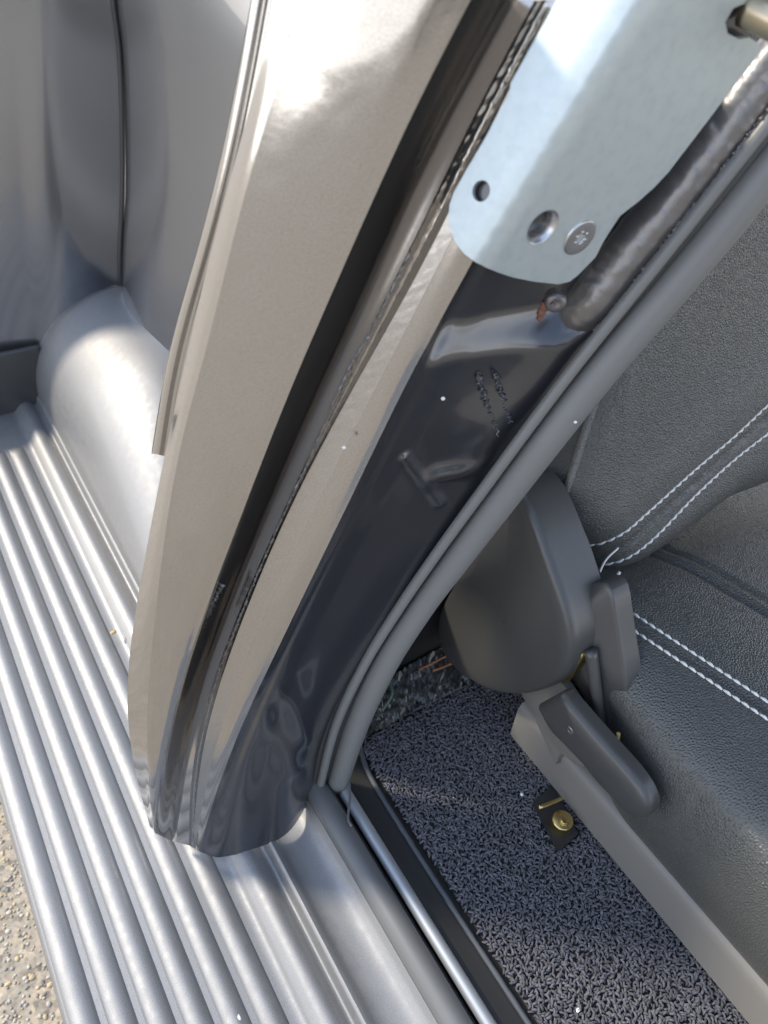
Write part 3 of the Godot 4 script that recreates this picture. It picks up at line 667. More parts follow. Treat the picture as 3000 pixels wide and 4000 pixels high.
	part("paint_speck", disc(Vector3(0.3939,0.9242,-0.3138), N0, [[0.0013, 0.0], [0.0008, 0.0006], [0.0001, 0.0007]], 8), mat.white_speck, bead)
	# the flange of the body just behind the lip
	var fl := part("body_flange", sheet(skin([pts([0.2392, 1.2258, -0.4876, 0.2355, 1.2109, -0.4886, 0.2316, 1.1954, -0.4897, 0.2276, 1.1792, -0.4908, 0.2234, 1.1623, -0.4919, 0.219, 1.1446, -0.4932, 0.2142, 1.126, -0.4946, 0.209, 1.1065, -0.4962, 0.2033, 1.0861, -0.4982, 0.197, 1.0647, -0.5005, 0.19, 1.0422, -0.5031, 0.1823, 1.0185, -0.5062, 0.1739, 0.9935, -0.5097, 0.165, 0.9672, -0.5134, 0.1562, 0.9392, -0.5168, 0.1478, 0.9093, -0.5196, 0.1396, 0.8775, -0.522, 0.1313, 0.8435, -0.5243]), pts([0.2322, 1.2265, -0.4734, 0.2286, 1.2121, -0.4744, 0.2249, 1.197, -0.4754, 0.221, 1.1813, -0.4765, 0.2169, 1.1648, -0.4776, 0.2126, 1.1476, -0.4788, 0.208, 1.1296, -0.4802, 0.2029, 1.1107, -0.4818, 0.1974, 1.0909, -0.4837, 0.1912, 1.0701, -0.4859, 0.1844, 1.0482, -0.4885, 0.177, 1.0252, -0.4915, 0.1688, 1.001, -0.4949, 0.1602, 0.9754, -0.4984, 0.1517, 0.9482, -0.5017, 0.1435, 0.9193, -0.5045, 0.1356, 0.8883, -0.5068, 0.1275, 0.8553, -0.509]), pts([0.2322, 1.2266, -0.4657, 0.2287, 1.2124, -0.4667, 0.225, 1.1975, -0.4676, 0.2213, 1.182, -0.4686, 0.2173, 1.1657, -0.4697, 0.2131, 1.1487, -0.4709, 0.2086, 1.1309, -0.4722, 0.2037, 1.1122, -0.4737, 0.1983, 1.0926, -0.4755, 0.1923, 1.072, -0.4776, 0.1857, 1.0504, -0.4801, 0.1784, 1.0277, -0.483, 0.1704, 1.0038, -0.4862, 0.162, 0.9785, -0.4897, 0.1537, 0.9516, -0.4929, 0.1457, 0.923, -0.4955, 0.138, 0.8924, -0.4977, 0.1302, 0.8598, -0.4998]), pts([0.2356, 1.2262, -0.4662, 0.2321, 1.2118, -0.4671, 0.2285, 1.1969, -0.468, 0.2248, 1.1812, -0.469, 0.2208, 1.1649, -0.47, 0.2167, 1.1478, -0.4711, 0.2122, 1.1298, -0.4724, 0.2073, 1.1111, -0.4738, 0.202, 1.0914, -0.4756, 0.196, 1.0707, -0.4777, 0.1894, 1.0489, -0.4801, 0.1822, 1.0261, -0.4829, 0.1743, 1.002, -0.4862, 0.1659, 0.9766, -0.4895, 0.1576, 0.9495, -0.4927, 0.1497, 0.9207, -0.4953, 0.1421, 0.89, -0.4974, 0.1343, 0.8572, -0.4993]), pts([0.2371, 1.226, -0.4617, 0.2337, 1.2117, -0.4626, 0.2302, 1.1968, -0.4635, 0.2265, 1.1812, -0.4644, 0.2227, 1.1649, -0.4654, 0.2186, 1.1479, -0.4664, 0.2142, 1.13, -0.4676, 0.2094, 1.1113, -0.469, 0.2041, 1.0917, -0.4707, 0.1983, 1.0711, -0.4727, 0.1919, 1.0495, -0.475, 0.1847, 1.0267, -0.4778, 0.1769, 1.0027, -0.4809, 0.1687, 0.9774, -0.4842, 0.1606, 0.9505, -0.4872, 0.1528, 0.9218, -0.4897, 0.1453, 0.8912, -0.4917, 0.1377, 0.8585, -0.4936]), pts([0.243, 1.2239, -0.4567, 0.2398, 1.2095, -0.4575, 0.2364, 1.1946, -0.4582, 0.2329, 1.1789, -0.459, 0.2292, 1.1625, -0.4599, 0.2252, 1.1454, -0.4608, 0.221, 1.1274, -0.4619, 0.2164, 1.1086, -0.4631, 0.2112, 1.0889, -0.4647, 0.2056, 1.0681, -0.4665, 0.1993, 1.0464, -0.4687, 0.1924, 1.0234, -0.4713, 0.1847, 0.9993, -0.4743, 0.1767, 0.9738, -0.4774, 0.1688, 0.9467, -0.4802, 0.1613, 0.9178, -0.4825, 0.154, 0.8869, -0.4843, 0.1467, 0.854, -0.4859])], n, 5), Vector3(-0.7, 0.2, 0.6)), mat.paint, car)

func make_plate(car: Node3D) -> void:
	var o := Vector3(0.2956,1.0992,-0.3180)
	var up := Vector3(0.3758,0.9086,0.1822)
	var bent := 1.15      # radians between the two faces
	var wide := 0.020     # width of the bend
	var outline: PackedVector2Array = pt2([-0.0378, 0.1233, -0.0373, 0.0882, -0.0367, 0.0467, -0.0345, 0.0430, -0.0342, 0.0356, -0.0337, 0.0159, -0.0340, -0.0009, -0.0337, -0.0147, -0.0323, -0.0211, -0.0287, -0.0270, -0.0234, -0.0320, -0.0162, -0.0354, -0.0084, -0.0372, 0.0057, -0.0376, 0.0216, -0.0388, 0.0358, -0.0393, 0.0556, -0.0385, 0.0795, -0.0360, 0.0885, -0.0322, 0.0920, -0.0266, 0.0963, -0.0125, 0.0931, -0.0008, 0.0920, 0.0097, 0.0917, 0.0158, 0.0947, 0.0209, 0.0989, 0.0277, 0.1040, 0.0380, 0.1069, 0.0489, 0.1084, 0.0799, 0.1093, 0.1056, 0.1103, 0.1245, 0.0931, 0.1237, 0.0857, 0.1200, 0.0742, 0.1186, 0.0661, 0.1215, 0.0652, 0.1280, 0.0798, 0.1393, 0.0879, 0.1604, 0.0823, 0.1750])
	var frame := func(u: float) -> Array:   # where the sheet lies at u across the bend, and its normal
		var k := clampf(0.5 - u / wide, 0.0, 1.0)
		var n := (Vector3(-0.0270,-0.1858,0.9822) * (1.0 - k) + Vector3(-0.8975,0.3079,0.3157) * k).normalized()
		var e := Vector3(0.9263,-0.3740,-0.0453) * u if u > 0 else Vector3(0.2308,-0.2822,0.9312) * u
		var cut := wide / 2 * tan(bent / 4) * maxf(0.0, 1.0 - absf(u) / (wide / 2))
		return [e - n * cut * 0.9, n]
	var place := func(p: Vector2, h: float) -> Vector3:
		var f: Array = frame.call(p.x)
		return o + up * p.y + f[0] + f[1] * h
	var nn := Vector3(-0.0270,-0.1858,0.9822)
	var a := Vector3(0.9263,-0.3740,-0.0453)
	var b := up
	var cuts := [[Vector2(-0.0194,-0.0046), 0.0056], [Vector2(0.0325,-0.0057), 0.0105]]
	var st := SurfaceTool.new()
	st.begin(Mesh.PRIMITIVE_TRIANGLES)
	st.set_smooth_group(1)
	var c3 := PackedVector3Array()
	for p in outline:
		c3.append(Vector3(p.x, p.y, 0))
	c3.append(c3[0])
	var all := PackedVector2Array()
	var rim := PackedVector2Array()
	for i in outline.size():
		var p := outline[i]
		var q := outline[(i + 1) % outline.size()]
		var k := maxi(1, int(p.distance_to(q) / 0.004))
		for s in k:
			rim.append(p.lerp(q, float(s) / k))
	all.append_array(rim)
	var rings := []
	for h in cuts:
		var ring := PackedVector2Array()
		for k in 28:
			ring.append(h[0] + Vector2.from_angle(TAU * k / 28) * h[1])
		all.append_array(ring)
		rings.append(ring)
	var lo := Vector2(9, 9)
	var hi := -lo
	for p in rim:
		lo = lo.min(p)
		hi = hi.max(p)
	var x := lo.x
	while x < hi.x:
		var y := lo.y
		while y < hi.y:
			var p := Vector2(x + 0.0003 * sin(y * 9000), y + 0.0003 * sin(x * 7000))
			var ok := Geometry2D.is_point_in_polygon(p, outline)
			for h in cuts:
				ok = ok and p.distance_to(h[0]) > h[1] + 0.0012
			if ok:
				for q in rim:
					if q.distance_to(p) < 0.0018:
						ok = false
						break
			if ok:
				all.append(p)
			y += 0.004
		x += 0.0035
	var tris := Geometry2D.triangulate_delaunay(all)
	for k in tris.size() / 3:
		var p := [all[tris[k * 3]], all[tris[k * 3 + 1]], all[tris[k * 3 + 2]]]
		var m: Vector2 = (p[0] + p[1] + p[2]) / 3.0
		var ok := Geometry2D.is_point_in_polygon(m, outline)
		for h in cuts:
			ok = ok and m.distance_to(h[0]) > h[1] * 0.985
		if ok:
			if (p[1] - p[0]).cross(p[2] - p[0]) > 0:
				p.reverse()
			for q in p:
				st.add_vertex(place.call(q, 0.0015))
	st.set_smooth_group(2)
	for ring in [rim] + rings:
		for i in ring.size():
			var p: Vector2 = ring[i]
			var q: Vector2 = ring[(i + 1) % ring.size()]
			for v in [[p, 0.0015], [q, 0.0015], [p, -0.0015], [q, 0.0015], [q, -0.0015], [p, -0.0015]]:
				st.add_vertex(place.call(v[0], v[1]))
	st.generate_normals()
	var pl := part("hinge_plate", st.commit(), mat.zinc, car)
	var h2 := Vector2(0.0325,-0.0057)
	part("countersink", disc(place.call(h2, 0.0), nn, [[0.0109, 0.0019], [0.0104, 0.0015], [0.0082, -0.0012], [0.0080, -0.006]]), mat.screw, pl)
	part("hole_bottom", disc(place.call(h2, 0.0), nn, [[0.0081, -0.0062], [0.0001, -0.0062]]), mat.black, pl)
	part("hole_bottom", disc(place.call(Vector2(-0.0194,-0.0046), 0.0), Vector3(-0.8975,0.3079,0.3157), [[0.0060, -0.004], [0.0001, -0.004]]), mat.black, pl)
	var h3 := Vector2(0.0693,-0.0042)
	var c := place.call(h3, 0.0) as Vector3
	var sc := part("countersunk_screw", disc(c, nn, [[0.0118, 0.0012], [0.0116, 0.0022], [0.0108, 0.0027], [0.0044, 0.0027], [0.0040, 0.0022], [0.0038, 0.0004], [0.0001, 0.0002]], 36), mat.screw, pl)
	for k in 6:
		var q := Vector2.from_angle(TAU * k / 6) * 0.0042
		part("socket_lobe", disc(c + a * q.x + b * q.y, nn, [[0.0012, 0.0027], [0.0011, 0.0032], [0.0001, 0.0033]], 8), mat.screw, pl)
	# the old rusty screw below the plate
	var rs := part("rusty_screw", disc(Vector3(0.3660,1.0188,-0.3353), N0, [[0.0074, -0.006], [0.0074, 0.002], [0.0064, 0.0046], [0.0034, 0.0058], [0.003, 0.0048], [0.0001, 0.0046]], 22), mat.old_screw, car)
	rs.set_meta("label", "old dark screw with rust below it")
	for k in 4:
		var g := a * cos(k * PI / 2 + 0.4) + b * sin(k * PI / 2 + 0.4)
		part("slot_lip", tube(PackedVector3Array([Vector3(0.3660,1.0188,-0.3353) + N0 * 0.0046 + g * 0.0018, Vector3(0.3660,1.0188,-0.3353) + N0 * 0.0042 + g * 0.0046]), 0.0009, 3, 6), mat.old_screw, rs)
	part("rust_stain", tube(PackedVector3Array([Vector3(0.3660,1.0188,-0.3353) - N0 * 0.004 - b * 0.004 - a * 0.005, Vector3(0.3660,1.0188,-0.3353) - N0 * 0.004 - b * 0.011 - a * 0.004, Vector3(0.3660,1.0188,-0.3353) - N0 * 0.004 - b * 0.018 - a * 0.001]), [0.0036, 0.0030, 0.0010], 30, 14, 0.002, bumpy, 300.0), mat.rust, rs)
	part("hinge_pin", tube(PackedVector3Array([Vector3(0.4183,1.1899,-0.2989), Vector3(0.4183,1.1899,-0.2989).lerp(Vector3(0.4264,1.1823,-0.2595), 0.5), Vector3(0.4264,1.1823,-0.2595)]), 0.0085, 10, 24), mat.pin, car)
	part("pin_recess", disc(place.call(Vector2(0.0780,0.1271), -0.006), nn, [[0.026, 0.0], [0.0001, 0.0]], 20), mat.black, car)

# a length of the car with one cross-section (x, y pairs, y above the ground)
func length_of(section: Array, z0: float, z1: float, sub := 6) -> ArrayMesh:
	var c := PackedVector3Array()
	for k in section.size() / 2:
		c.append(Vector3(section[k * 2], section[k * 2 + 1], 0))
	var s := along(c, (c.size() - 1) * sub)
	var rows := []
	for p in s:
		var row := PackedVector3Array()
		for j in 41:
			row.append(Vector3(p.x, p.y, lerpf(z0, z1, j / 40.0)))
		rows.append(row)
	return sheet(rows, Vector3.UP)

func make_board(car: Node3D) -> void:
	var bd := part("running_board", length_of([-0.097, 0.30, -0.0985, 0.335, -0.094, 0.3455, -0.085, 0.349, -0.07, 0.3485, -0.05, 0.3485, 0.0, 0.3485, 0.05, 0.3485, 0.09, 0.3485, 0.105, 0.3492, 0.112, 0.356, 0.120, 0.3625, 0.128, 0.364, 0.136, 0.3615, 0.1425, 0.356, 0.1465, 0.3555, 0.1495, 0.362, 0.1515, 0.3695, 0.1545, 0.372], 0.75, -1.43), mat.board, car)
	for k in 6:
		var x: float = -0.079 + 0.0318 * k
		var rows := []
		for i in 15:
			var u := i / 14.0 * 2.0 - 1.0
			var row := PackedVector3Array()
			for j in 61:
				var z := lerpf(0.75, -1.30, j / 60.0)
				var e := sqrt(clampf((z + 1.30) / 0.012, 0.0, 1.0)) if z < -1.27 else 1.0
				row.append(Vector3(x + 0.0134 * u, 0.3478 + 0.0066 * pow(cos(u * PI / 2), 0.65) * e + 0.0, z))
			rows.append(row)
		part("rib", sheet(rows, Vector3.UP), mat.board, bd)
	var sill := part("sill_plate", length_of([0.1545, 0.372, 0.158, 0.371, 0.166, 0.3665, 0.180, 0.3655, 0.196, 0.368, 0.205, 0.3745, 0.212, 0.384], 0.75, -0.62), mat.board, car)
	part("sill_tube", tube(PackedVector3Array([Vector3(0.2255, 0.390, 0.75), Vector3(0.2255, 0.390, 0.1), Vector3(0.2255, 0.390, -0.43)]), 0.0143, 40, 28), mat.sill, car)
	part("trim_strip", tube(PackedVector3Array([Vector3(0.253, 0.389, 0.75), Vector3(0.253, 0.389, 0.1), Vector3(0.253, 0.389, -0.43)]), 0.0072, 40, 18), mat.chrome, car)
	part("gap_floor", length_of([0.212, 0.375, 0.23, 0.352, 0.262, 0.372], 0.75, -0.5, 2), mat.board, car)
	part("floor_edge", length_of([0.2585, 0.380, 0.262, 0.3835, 0.275, 0.3835, 0.295, 0.3825, 0.31, 0.376], 0.75, -0.46, 3), mat.dull_black, car)

func make_rear(car: Node3D) -> void:
	var f := part("rear_fender", sheet(skin([pts([0.192, 1.1188, -1.45, 0.162, 1.0182, -1.45, 0.1361, 0.9312, -1.45, 0.1079, 0.8366, -1.45, 0.077, 0.7331, -1.45, 0.0432, 0.6197, -1.45, 0.0188, 0.5377, -1.45, -0.0073, 0.4501, -1.45]), pts([0.2861, 1.1226, -1.428, 0.2657, 1.0194, -1.428, 0.2484, 0.9294, -1.428, 0.2294, 0.8307, -1.428, 0.2091, 0.7219, -1.428, 0.1897, 0.6007, -1.428, 0.1787, 0.5115, -1.428, 0.1701, 0.414, -1.428]), pts([0.3475, 1.1248, -1.416, 0.3277, 1.0199, -1.416, 0.3124, 0.9282, -1.416, 0.2956, 0.8275, -1.416, 0.2785, 0.7161, -1.416, 0.2627, 0.5917, -1.416, 0.2578, 0.499, -1.416, 0.2543, 0.3977, -1.416]), pts([0.4255, 1.1249, -1.43, 0.4179, 1.0157, -1.43, 0.4155, 0.9393, -1.43, 0.3995, 0.8134, -1.43, 0.3844, 0.721, -1.43, 0.36, 0.6039, -1.43, 0.354, 0.5567, -1.43, 0.3452, 0.4922, -1.43])], 60, 10), Vector3(-0.2, 0.2, 1)), mat.fender, car)
	part("fender_welt", tube(pts([0.4255, 1.1249, -1.43, 0.4179, 1.0157, -1.43, 0.4155, 0.9393, -1.43, 0.3995, 0.8134, -1.43, 0.3844, 0.721, -1.43, 0.36, 0.6039, -1.43, 0.354, 0.5567, -1.43, 0.3452, 0.4922, -1.43]), 0.0045, 60, 10), mat.plastic, car)
	part("quarter_panel", sheet(skin([pts([0.4291, 1.1252, -1.428, 0.4217, 1.0159, -1.428, 0.4194, 0.9395, -1.428, 0.4037, 0.8136, -1.428, 0.3888, 0.721, -1.428, 0.3689, 0.6301, -1.428, 0.3609, 0.5862, -1.428, 0.3537, 0.5481, -1.428]), pts([0.3195, 1.1679, -0.949, 0.3099, 1.0932, -0.9511, 0.3046, 1.041, -0.9527, 0.2911, 0.9551, -0.9542, 0.278, 0.8917, -0.9565, 0.2609, 0.8228, -0.9591, 0.252, 0.7846, -0.961, 0.2426, 0.7446, -0.9629]), pts([0.234, 1.2106, -0.4699, 0.2222, 1.1704, -0.4742, 0.2137, 1.1425, -0.4773, 0.2024, 1.0966, -0.4804, 0.1912, 1.0625, -0.4849, 0.1769, 1.0155, -0.4903, 0.1671, 0.983, -0.4939, 0.1554, 0.9412, -0.4978])], 60, 14), Vector3(-1, 0.2, 0.4)), mat.fender, car)
	part("upper_quarter", box_mesh(Vector3(0.03, 0.45, 0.92), 0.01), mat.fender, car, Vector3(0.40, 1.36, -0.97))
	part("roof", box_mesh(Vector3(1.3, 0.03, 1.9), 0.012), mat.fender, car, Vector3(1.06, 1.47, -0.60))
	part("inner_quarter", box_mesh(Vector3(0.012, 0.48, 0.13), 0.004), mat.fender, car, Vector3(0.225, 0.61, -0.535))
	part("mud_panel", box_mesh(Vector3(0.36, 0.13, 0.012), 0.004), mat.plastic, car, Vector3(0.0, 0.409, -1.415))
	# the splash apron swells up to meet the fender
	var rows := []
	for i in 29:
		var u := i / 28.0
		var row := PackedVector3Array()
		for j in 49:
			var z := lerpf(-0.46, -1.425, j / 48.0)
			var g := smoothstep(-0.5, -1.15, z)
			var high := lerpf(0.006, 0.215, g)
			var wide := lerpf(0.10, 0.215, g)
			var a := u * PI * lerpf(0.5, 0.62, g)
			row.append(Vector3(0.1546 + wide * (1 - cos(a)) * 0.82, 0.366 + high * sin(a) * (1.0 - 0.12 * smoothstep(-1.36, -1.425, z)), z))
		rows.append(row)
	part("splash_apron", sheet(rows, Vector3(-0.3, 1, 0)), mat.board, car)

func make_floor(car: Node3D) -> void:
	part("floor_pan", box_mesh(Vector3(0.9, 0.02, 1.5), 0.004), mat.dull_black, car, Vector3(0.70, 0.362, 0.0))
	part("rear_riser", box_mesh(Vector3(0.7, 0.2, 0.02), 0.004), mat.dull_black, car, Vector3(0.62, 0.46, -0.50))
	var rows := skin([pts([0.3142, 0.415, -0.4274, 0.347, 0.415, -0.4673, 0.3825, 0.415, -0.4803, 0.4267, 0.415, -0.4855, 0.4847, 0.415, -0.4798, 0.4893, 0.415, -0.4283]), pts([0.3119, 0.392, -0.4325, 0.354, 0.392, -0.433, 0.4055, 0.392, -0.434, 0.4649, 0.392, -0.432, 0.5044, 0.392, -0.4216])], 60, 12)
	for i in rows.size():
		var row: PackedVector3Array = rows[i]
		for j in row.size():
			row[j].y += 0.007 * bumpy.get_noise_3dv(row[j] * 90.0) + 0.004 * bumpy.get_noise_3dv(row[j] * 300.0)
		rows[i] = row
	part("crumpled_lining", sheet(rows, Vector3.UP), mat.wrap, car)
	part("orange_edge", tube(pts([0.4138, 0.422, -0.4677, 0.4364, 0.422, -0.4679, 0.4573, 0.422, -0.4683]), 0.0014, 12, 8), mat.orange, car)
	part("orange_edge", tube(pts([0.4332, 0.414, -0.4618, 0.4507, 0.414, -0.4597, 0.4704, 0.414, -0.4591]), 0.0016, 12, 8), mat.orange, car)
	part("green_strip", tube(pts([0.3708, 0.42, -0.4718, 0.3625, 0.42, -0.4544, 0.3388, 0.42, -0.4402]), 0.0022, 16, 8), mat.green, car)
	part("loose_cord", tube(pts([0.2631, 0.405, -0.3938, 0.2509, 0.405, -0.3685, 0.2349, 0.405, -0.3455, 0.2344, 0.405, -0.3364]), 0.0016, 20, 8), mat.sill, car)
	var bp: PackedVector3Array = pts([0.4381, 0.392, -0.2568, 0.4781, 0.392, -0.2644, 0.461, 0.392, -0.2008, 0.4251, 0.392, -0.1969])
	part("bolt_pad", sheet([PackedVector3Array([bp[0], bp[3]]), PackedVector3Array([bp[1], bp[2]])], Vector3.UP), mat.dull_black, car, Vector3(0, -0.002, 0))
	var bolt := part("floor_bolt", disc(Vector3(0.4487,0.3980,-0.2188), Vector3.UP, [[0.0125, -0.012], [0.0125, 0.006], [0.0115, 0.0085], [0.0001, 0.0097]], 30), mat.brass, car)
	bolt.set_meta("label", "brass bolt head through the carpet")
	part("hex_head", disc(Vector3(0.4487,0.3980,-0.2188) + Vector3(-0.001, 0, 0.003), Vector3.UP, [[0.006, 0.0095], [0.006, 0.0135], [0.005, 0.0145], [0.0001, 0.0145]], 6), mat.brass, bolt)
	var tab: PackedVector3Array = pts([0.4292, 0.415, -0.2417, 0.461, 0.415, -0.2363])
	part("brass_tab", tube(tab, 0.0024, 6, 8), mat.brass, car)

func make_carpet() -> void:
	var t := thing("floor_carpet", "dark grey loop pile carpet on the car floor beside the seat", "carpet", Vector3(0.4, 0.372, 0.0))
	var edge: PackedVector2Array = pt2([0.3005, -0.4268, 0.3233, -0.4395, 0.3582, -0.4391, 0.4086, -0.4378, 0.4684, -0.4358, 0.5140, -0.4327, 0.5726, -0.4129])
	var back := PackedVector2Array(edge)
	back.append_array(PackedVector2Array([Vector2(0.75, -0.44), Vector2(0.75, 0.72), Vector2(0.289, 0.72)]))
	part("backing", slab(back, func(p: Vector2, h: float): return Vector3(p.x, 0.3825 + h, p.y), [[0.0, -0.006], [0.0, 0.0]]), mat.mat_back, t)
	var rim := PackedVector3Array([Vector3(0.289, 0.386, 0.72), Vector3(0.289, 0.386, 0.1), Vector3(0.289, 0.386, -0.36)])
	for p in edge:
		rim.append(Vector3(p.x, 0.386, p.y))
	part("binding", tube(rim, 0.003, 200, 8, 0.0008, bumpy, 900.0), mat.binding, t)
	var rng := RandomNumberGenerator.new()
	rng.seed = 12
	var w := PackedVector3Array()
	for k in 7:
		var a := PI * k / 6.0
		w.append(Vector3(-0.0027 * cos(a), 0.0046 * sin(a), 0.0005 * sin(a * 2)))
	var loop := tube(w, 0.0012, 7, 6)
	var where: Array[Transform3D] = []
	var z := -0.432
	while z < 0.10:
		var x := 0.294
		while x < 0.60:
			var p := Vector2(x + rng.randf_range(-0.0016, 0.0016), z + rng.randf_range(-0.0016, 0.0016))
			if Geometry2D.is_point_in_polygon(p, back) and p.distance_to(Vector2(Vector3(0.4487,0.3980,-0.2188).x, Vector3(0.4487,0.3980,-0.2188).z)) > 0.018 + 0.006 * rng.randf():
				where.append(Transform3D(Basis.from_euler(Vector3(rng.randf_range(-0.4, 0.4), rng.randf() * TAU, rng.randf_range(-0.3, 0.3))).scaled(Vector3.ONE * rng.randf_range(0.8, 1.15)), Vector3(p.x, 0.3825, p.y)))
			x += 0.0035
		z += 0.0035
	var mm := MultiMesh.new()
	mm.transform_format = MultiMesh.TRANSFORM_3D
	mm.use_colors = true
	mm.mesh = loop
	mm.instance_count = where.size()
	for i in where.size():
		mm.set_instance_transform(i, where[i])
		var g := rng.randf_range(0.7, 1.4)
		mm.set_instance_color(i, Color(g, g, g))
	var o := MultiMeshInstance3D.new()
	o.name = "pile"
	o.multimesh = mm
	o.material_override = mat.pile
	o.set_meta("kind", "stuff")
	t.add_child(o)
	o.position = -t.position

# ---------------------------------------------------------------- the seat
func near2(p: Vector2, c: PackedVector2Array) -> float:
	var best := 1e9
	for i in c.size() - 1:
		best = minf(best, p.distance_to(Geometry2D.get_closest_point_to_segment(p, c[i], c[i + 1])))
	return best

var seam2: PackedVector2Array
var left2: PackedVector2Array
var bot2: PackedVector2Array

func back_height(p: Vector2) -> float:
	var h := 0.0
	var dl := near2(p, left2)
	if dl < 0.03:
		h -= 0.012 * pow(1.0 - dl / 0.03, 2.0)
	var db := near2(p, bot2)
	if db < 0.055:
		h -= 0.05 * (1.0 - sqrt(maxf(0.0, 1.0 - pow(1.0 - db / 0.055, 2.0))))
	var ds := near2(p, seam2)
	h += 0.0018 * exp(-pow(ds / 0.009, 2)) - 0.0045 * exp(-pow(ds / 0.0022, 2))
	h += 0.004 * exp(-pow((ds - 0.035) / 0.03, 2))
	return h

func back_at(p: Vector2) -> Vector3:
	return Vector3(0.5628,0.6363,-0.3328) + Vector3(0.9950,0.0273,0.0965) * p.x + Vector3(0.0000,0.9623,-0.2721) * p.y + Vector3(-0.1003,0.2707,0.9574) * back_height(p)

func stitches(at: Callable, c: PackedVector2Array, pitch: float, called: String, parent: Node3D, lift: float, out: Vector3) -> void:
	var c3 := PackedVector3Array()
	for p in c:
		c3.append(Vector3(p.x, p.y, 0))
	var total := 0.0
	for i in c.size() - 1:
		total += c[i].distance_to(c[i + 1])
	var n := int(total / pitch)
	var s := along(c3, n * 2)
	var st := SurfaceTool.new()
	st.begin(Mesh.PRIMITIVE_TRIANGLES)
	for i in n:
		var a := Vector2(s[i * 2].x, s[i * 2].y)
		var m := Vector2(s[i * 2 + 1].x, s[i * 2 + 1].y)
		var b := Vector2(s[i * 2 + 2].x, s[i * 2 + 2].y)
		a = a.lerp(m, 0.10)
		b = b.lerp(m, 0.10)
		var q := (b - a).orthogonal().normalized() * 0.0004
		st.append_from(tube(PackedVector3Array([at.call(a + q) - out * 0.0005, at.call(m) + out * lift, at.call(b - q) - out * 0.0005]), [0.0010, 0.0016, 0.0010], 6, 7), 0, Transform3D())
	part(called, st.commit(), mat.thread, parent)

func drift(z: float) -> float:
	return clampf((z + 0.308) / 0.163, -0.6, 3.0) * 0.041

var prof: PackedVector3Array
const PN := 120

func cush(k: float, z: float) -> Vector3:
	var f := clampf(k, 0.0, PN - 0.001)
	var i := int(f)
	var p := prof[i].lerp(prof[i + 1], f - i)
	var w := smoothstep(0.47, 0.53, p.x) if p.y > 0.55 else 0.0
	var x := p.x + drift(z) * w
	if p.y < 0.62:   # drawn in at the back, where the recliner sits
		x += 0.026 * smoothstep(-0.16, -0.27, z) * smoothstep(0.62, 0.56, p.y)
	var y := p.y + 0.012 * smoothstep(-0.30, -0.42, z) * 0.0
	# grooves along the two seams, a soft dip towards the back
	var d1 := x - (0.5245 + drift(z) * 0.92)
	y += 0.0016 * exp(-pow(d1 / 0.009, 2)) - 0.004 * exp(-pow(d1 / 0.0024, 2))
	var d2 := x - (0.640 + (z + 0.32) * 0.24)
	y -= 0.005 * exp(-pow(d2 / 0.005, 2))
	y -= 0.003 * exp(-pow((d2 - 0.020) / 0.004, 2))
	y -= 0.012 * smoothstep(-0.29, -0.37, z)
	return Vector3(x, y, z)

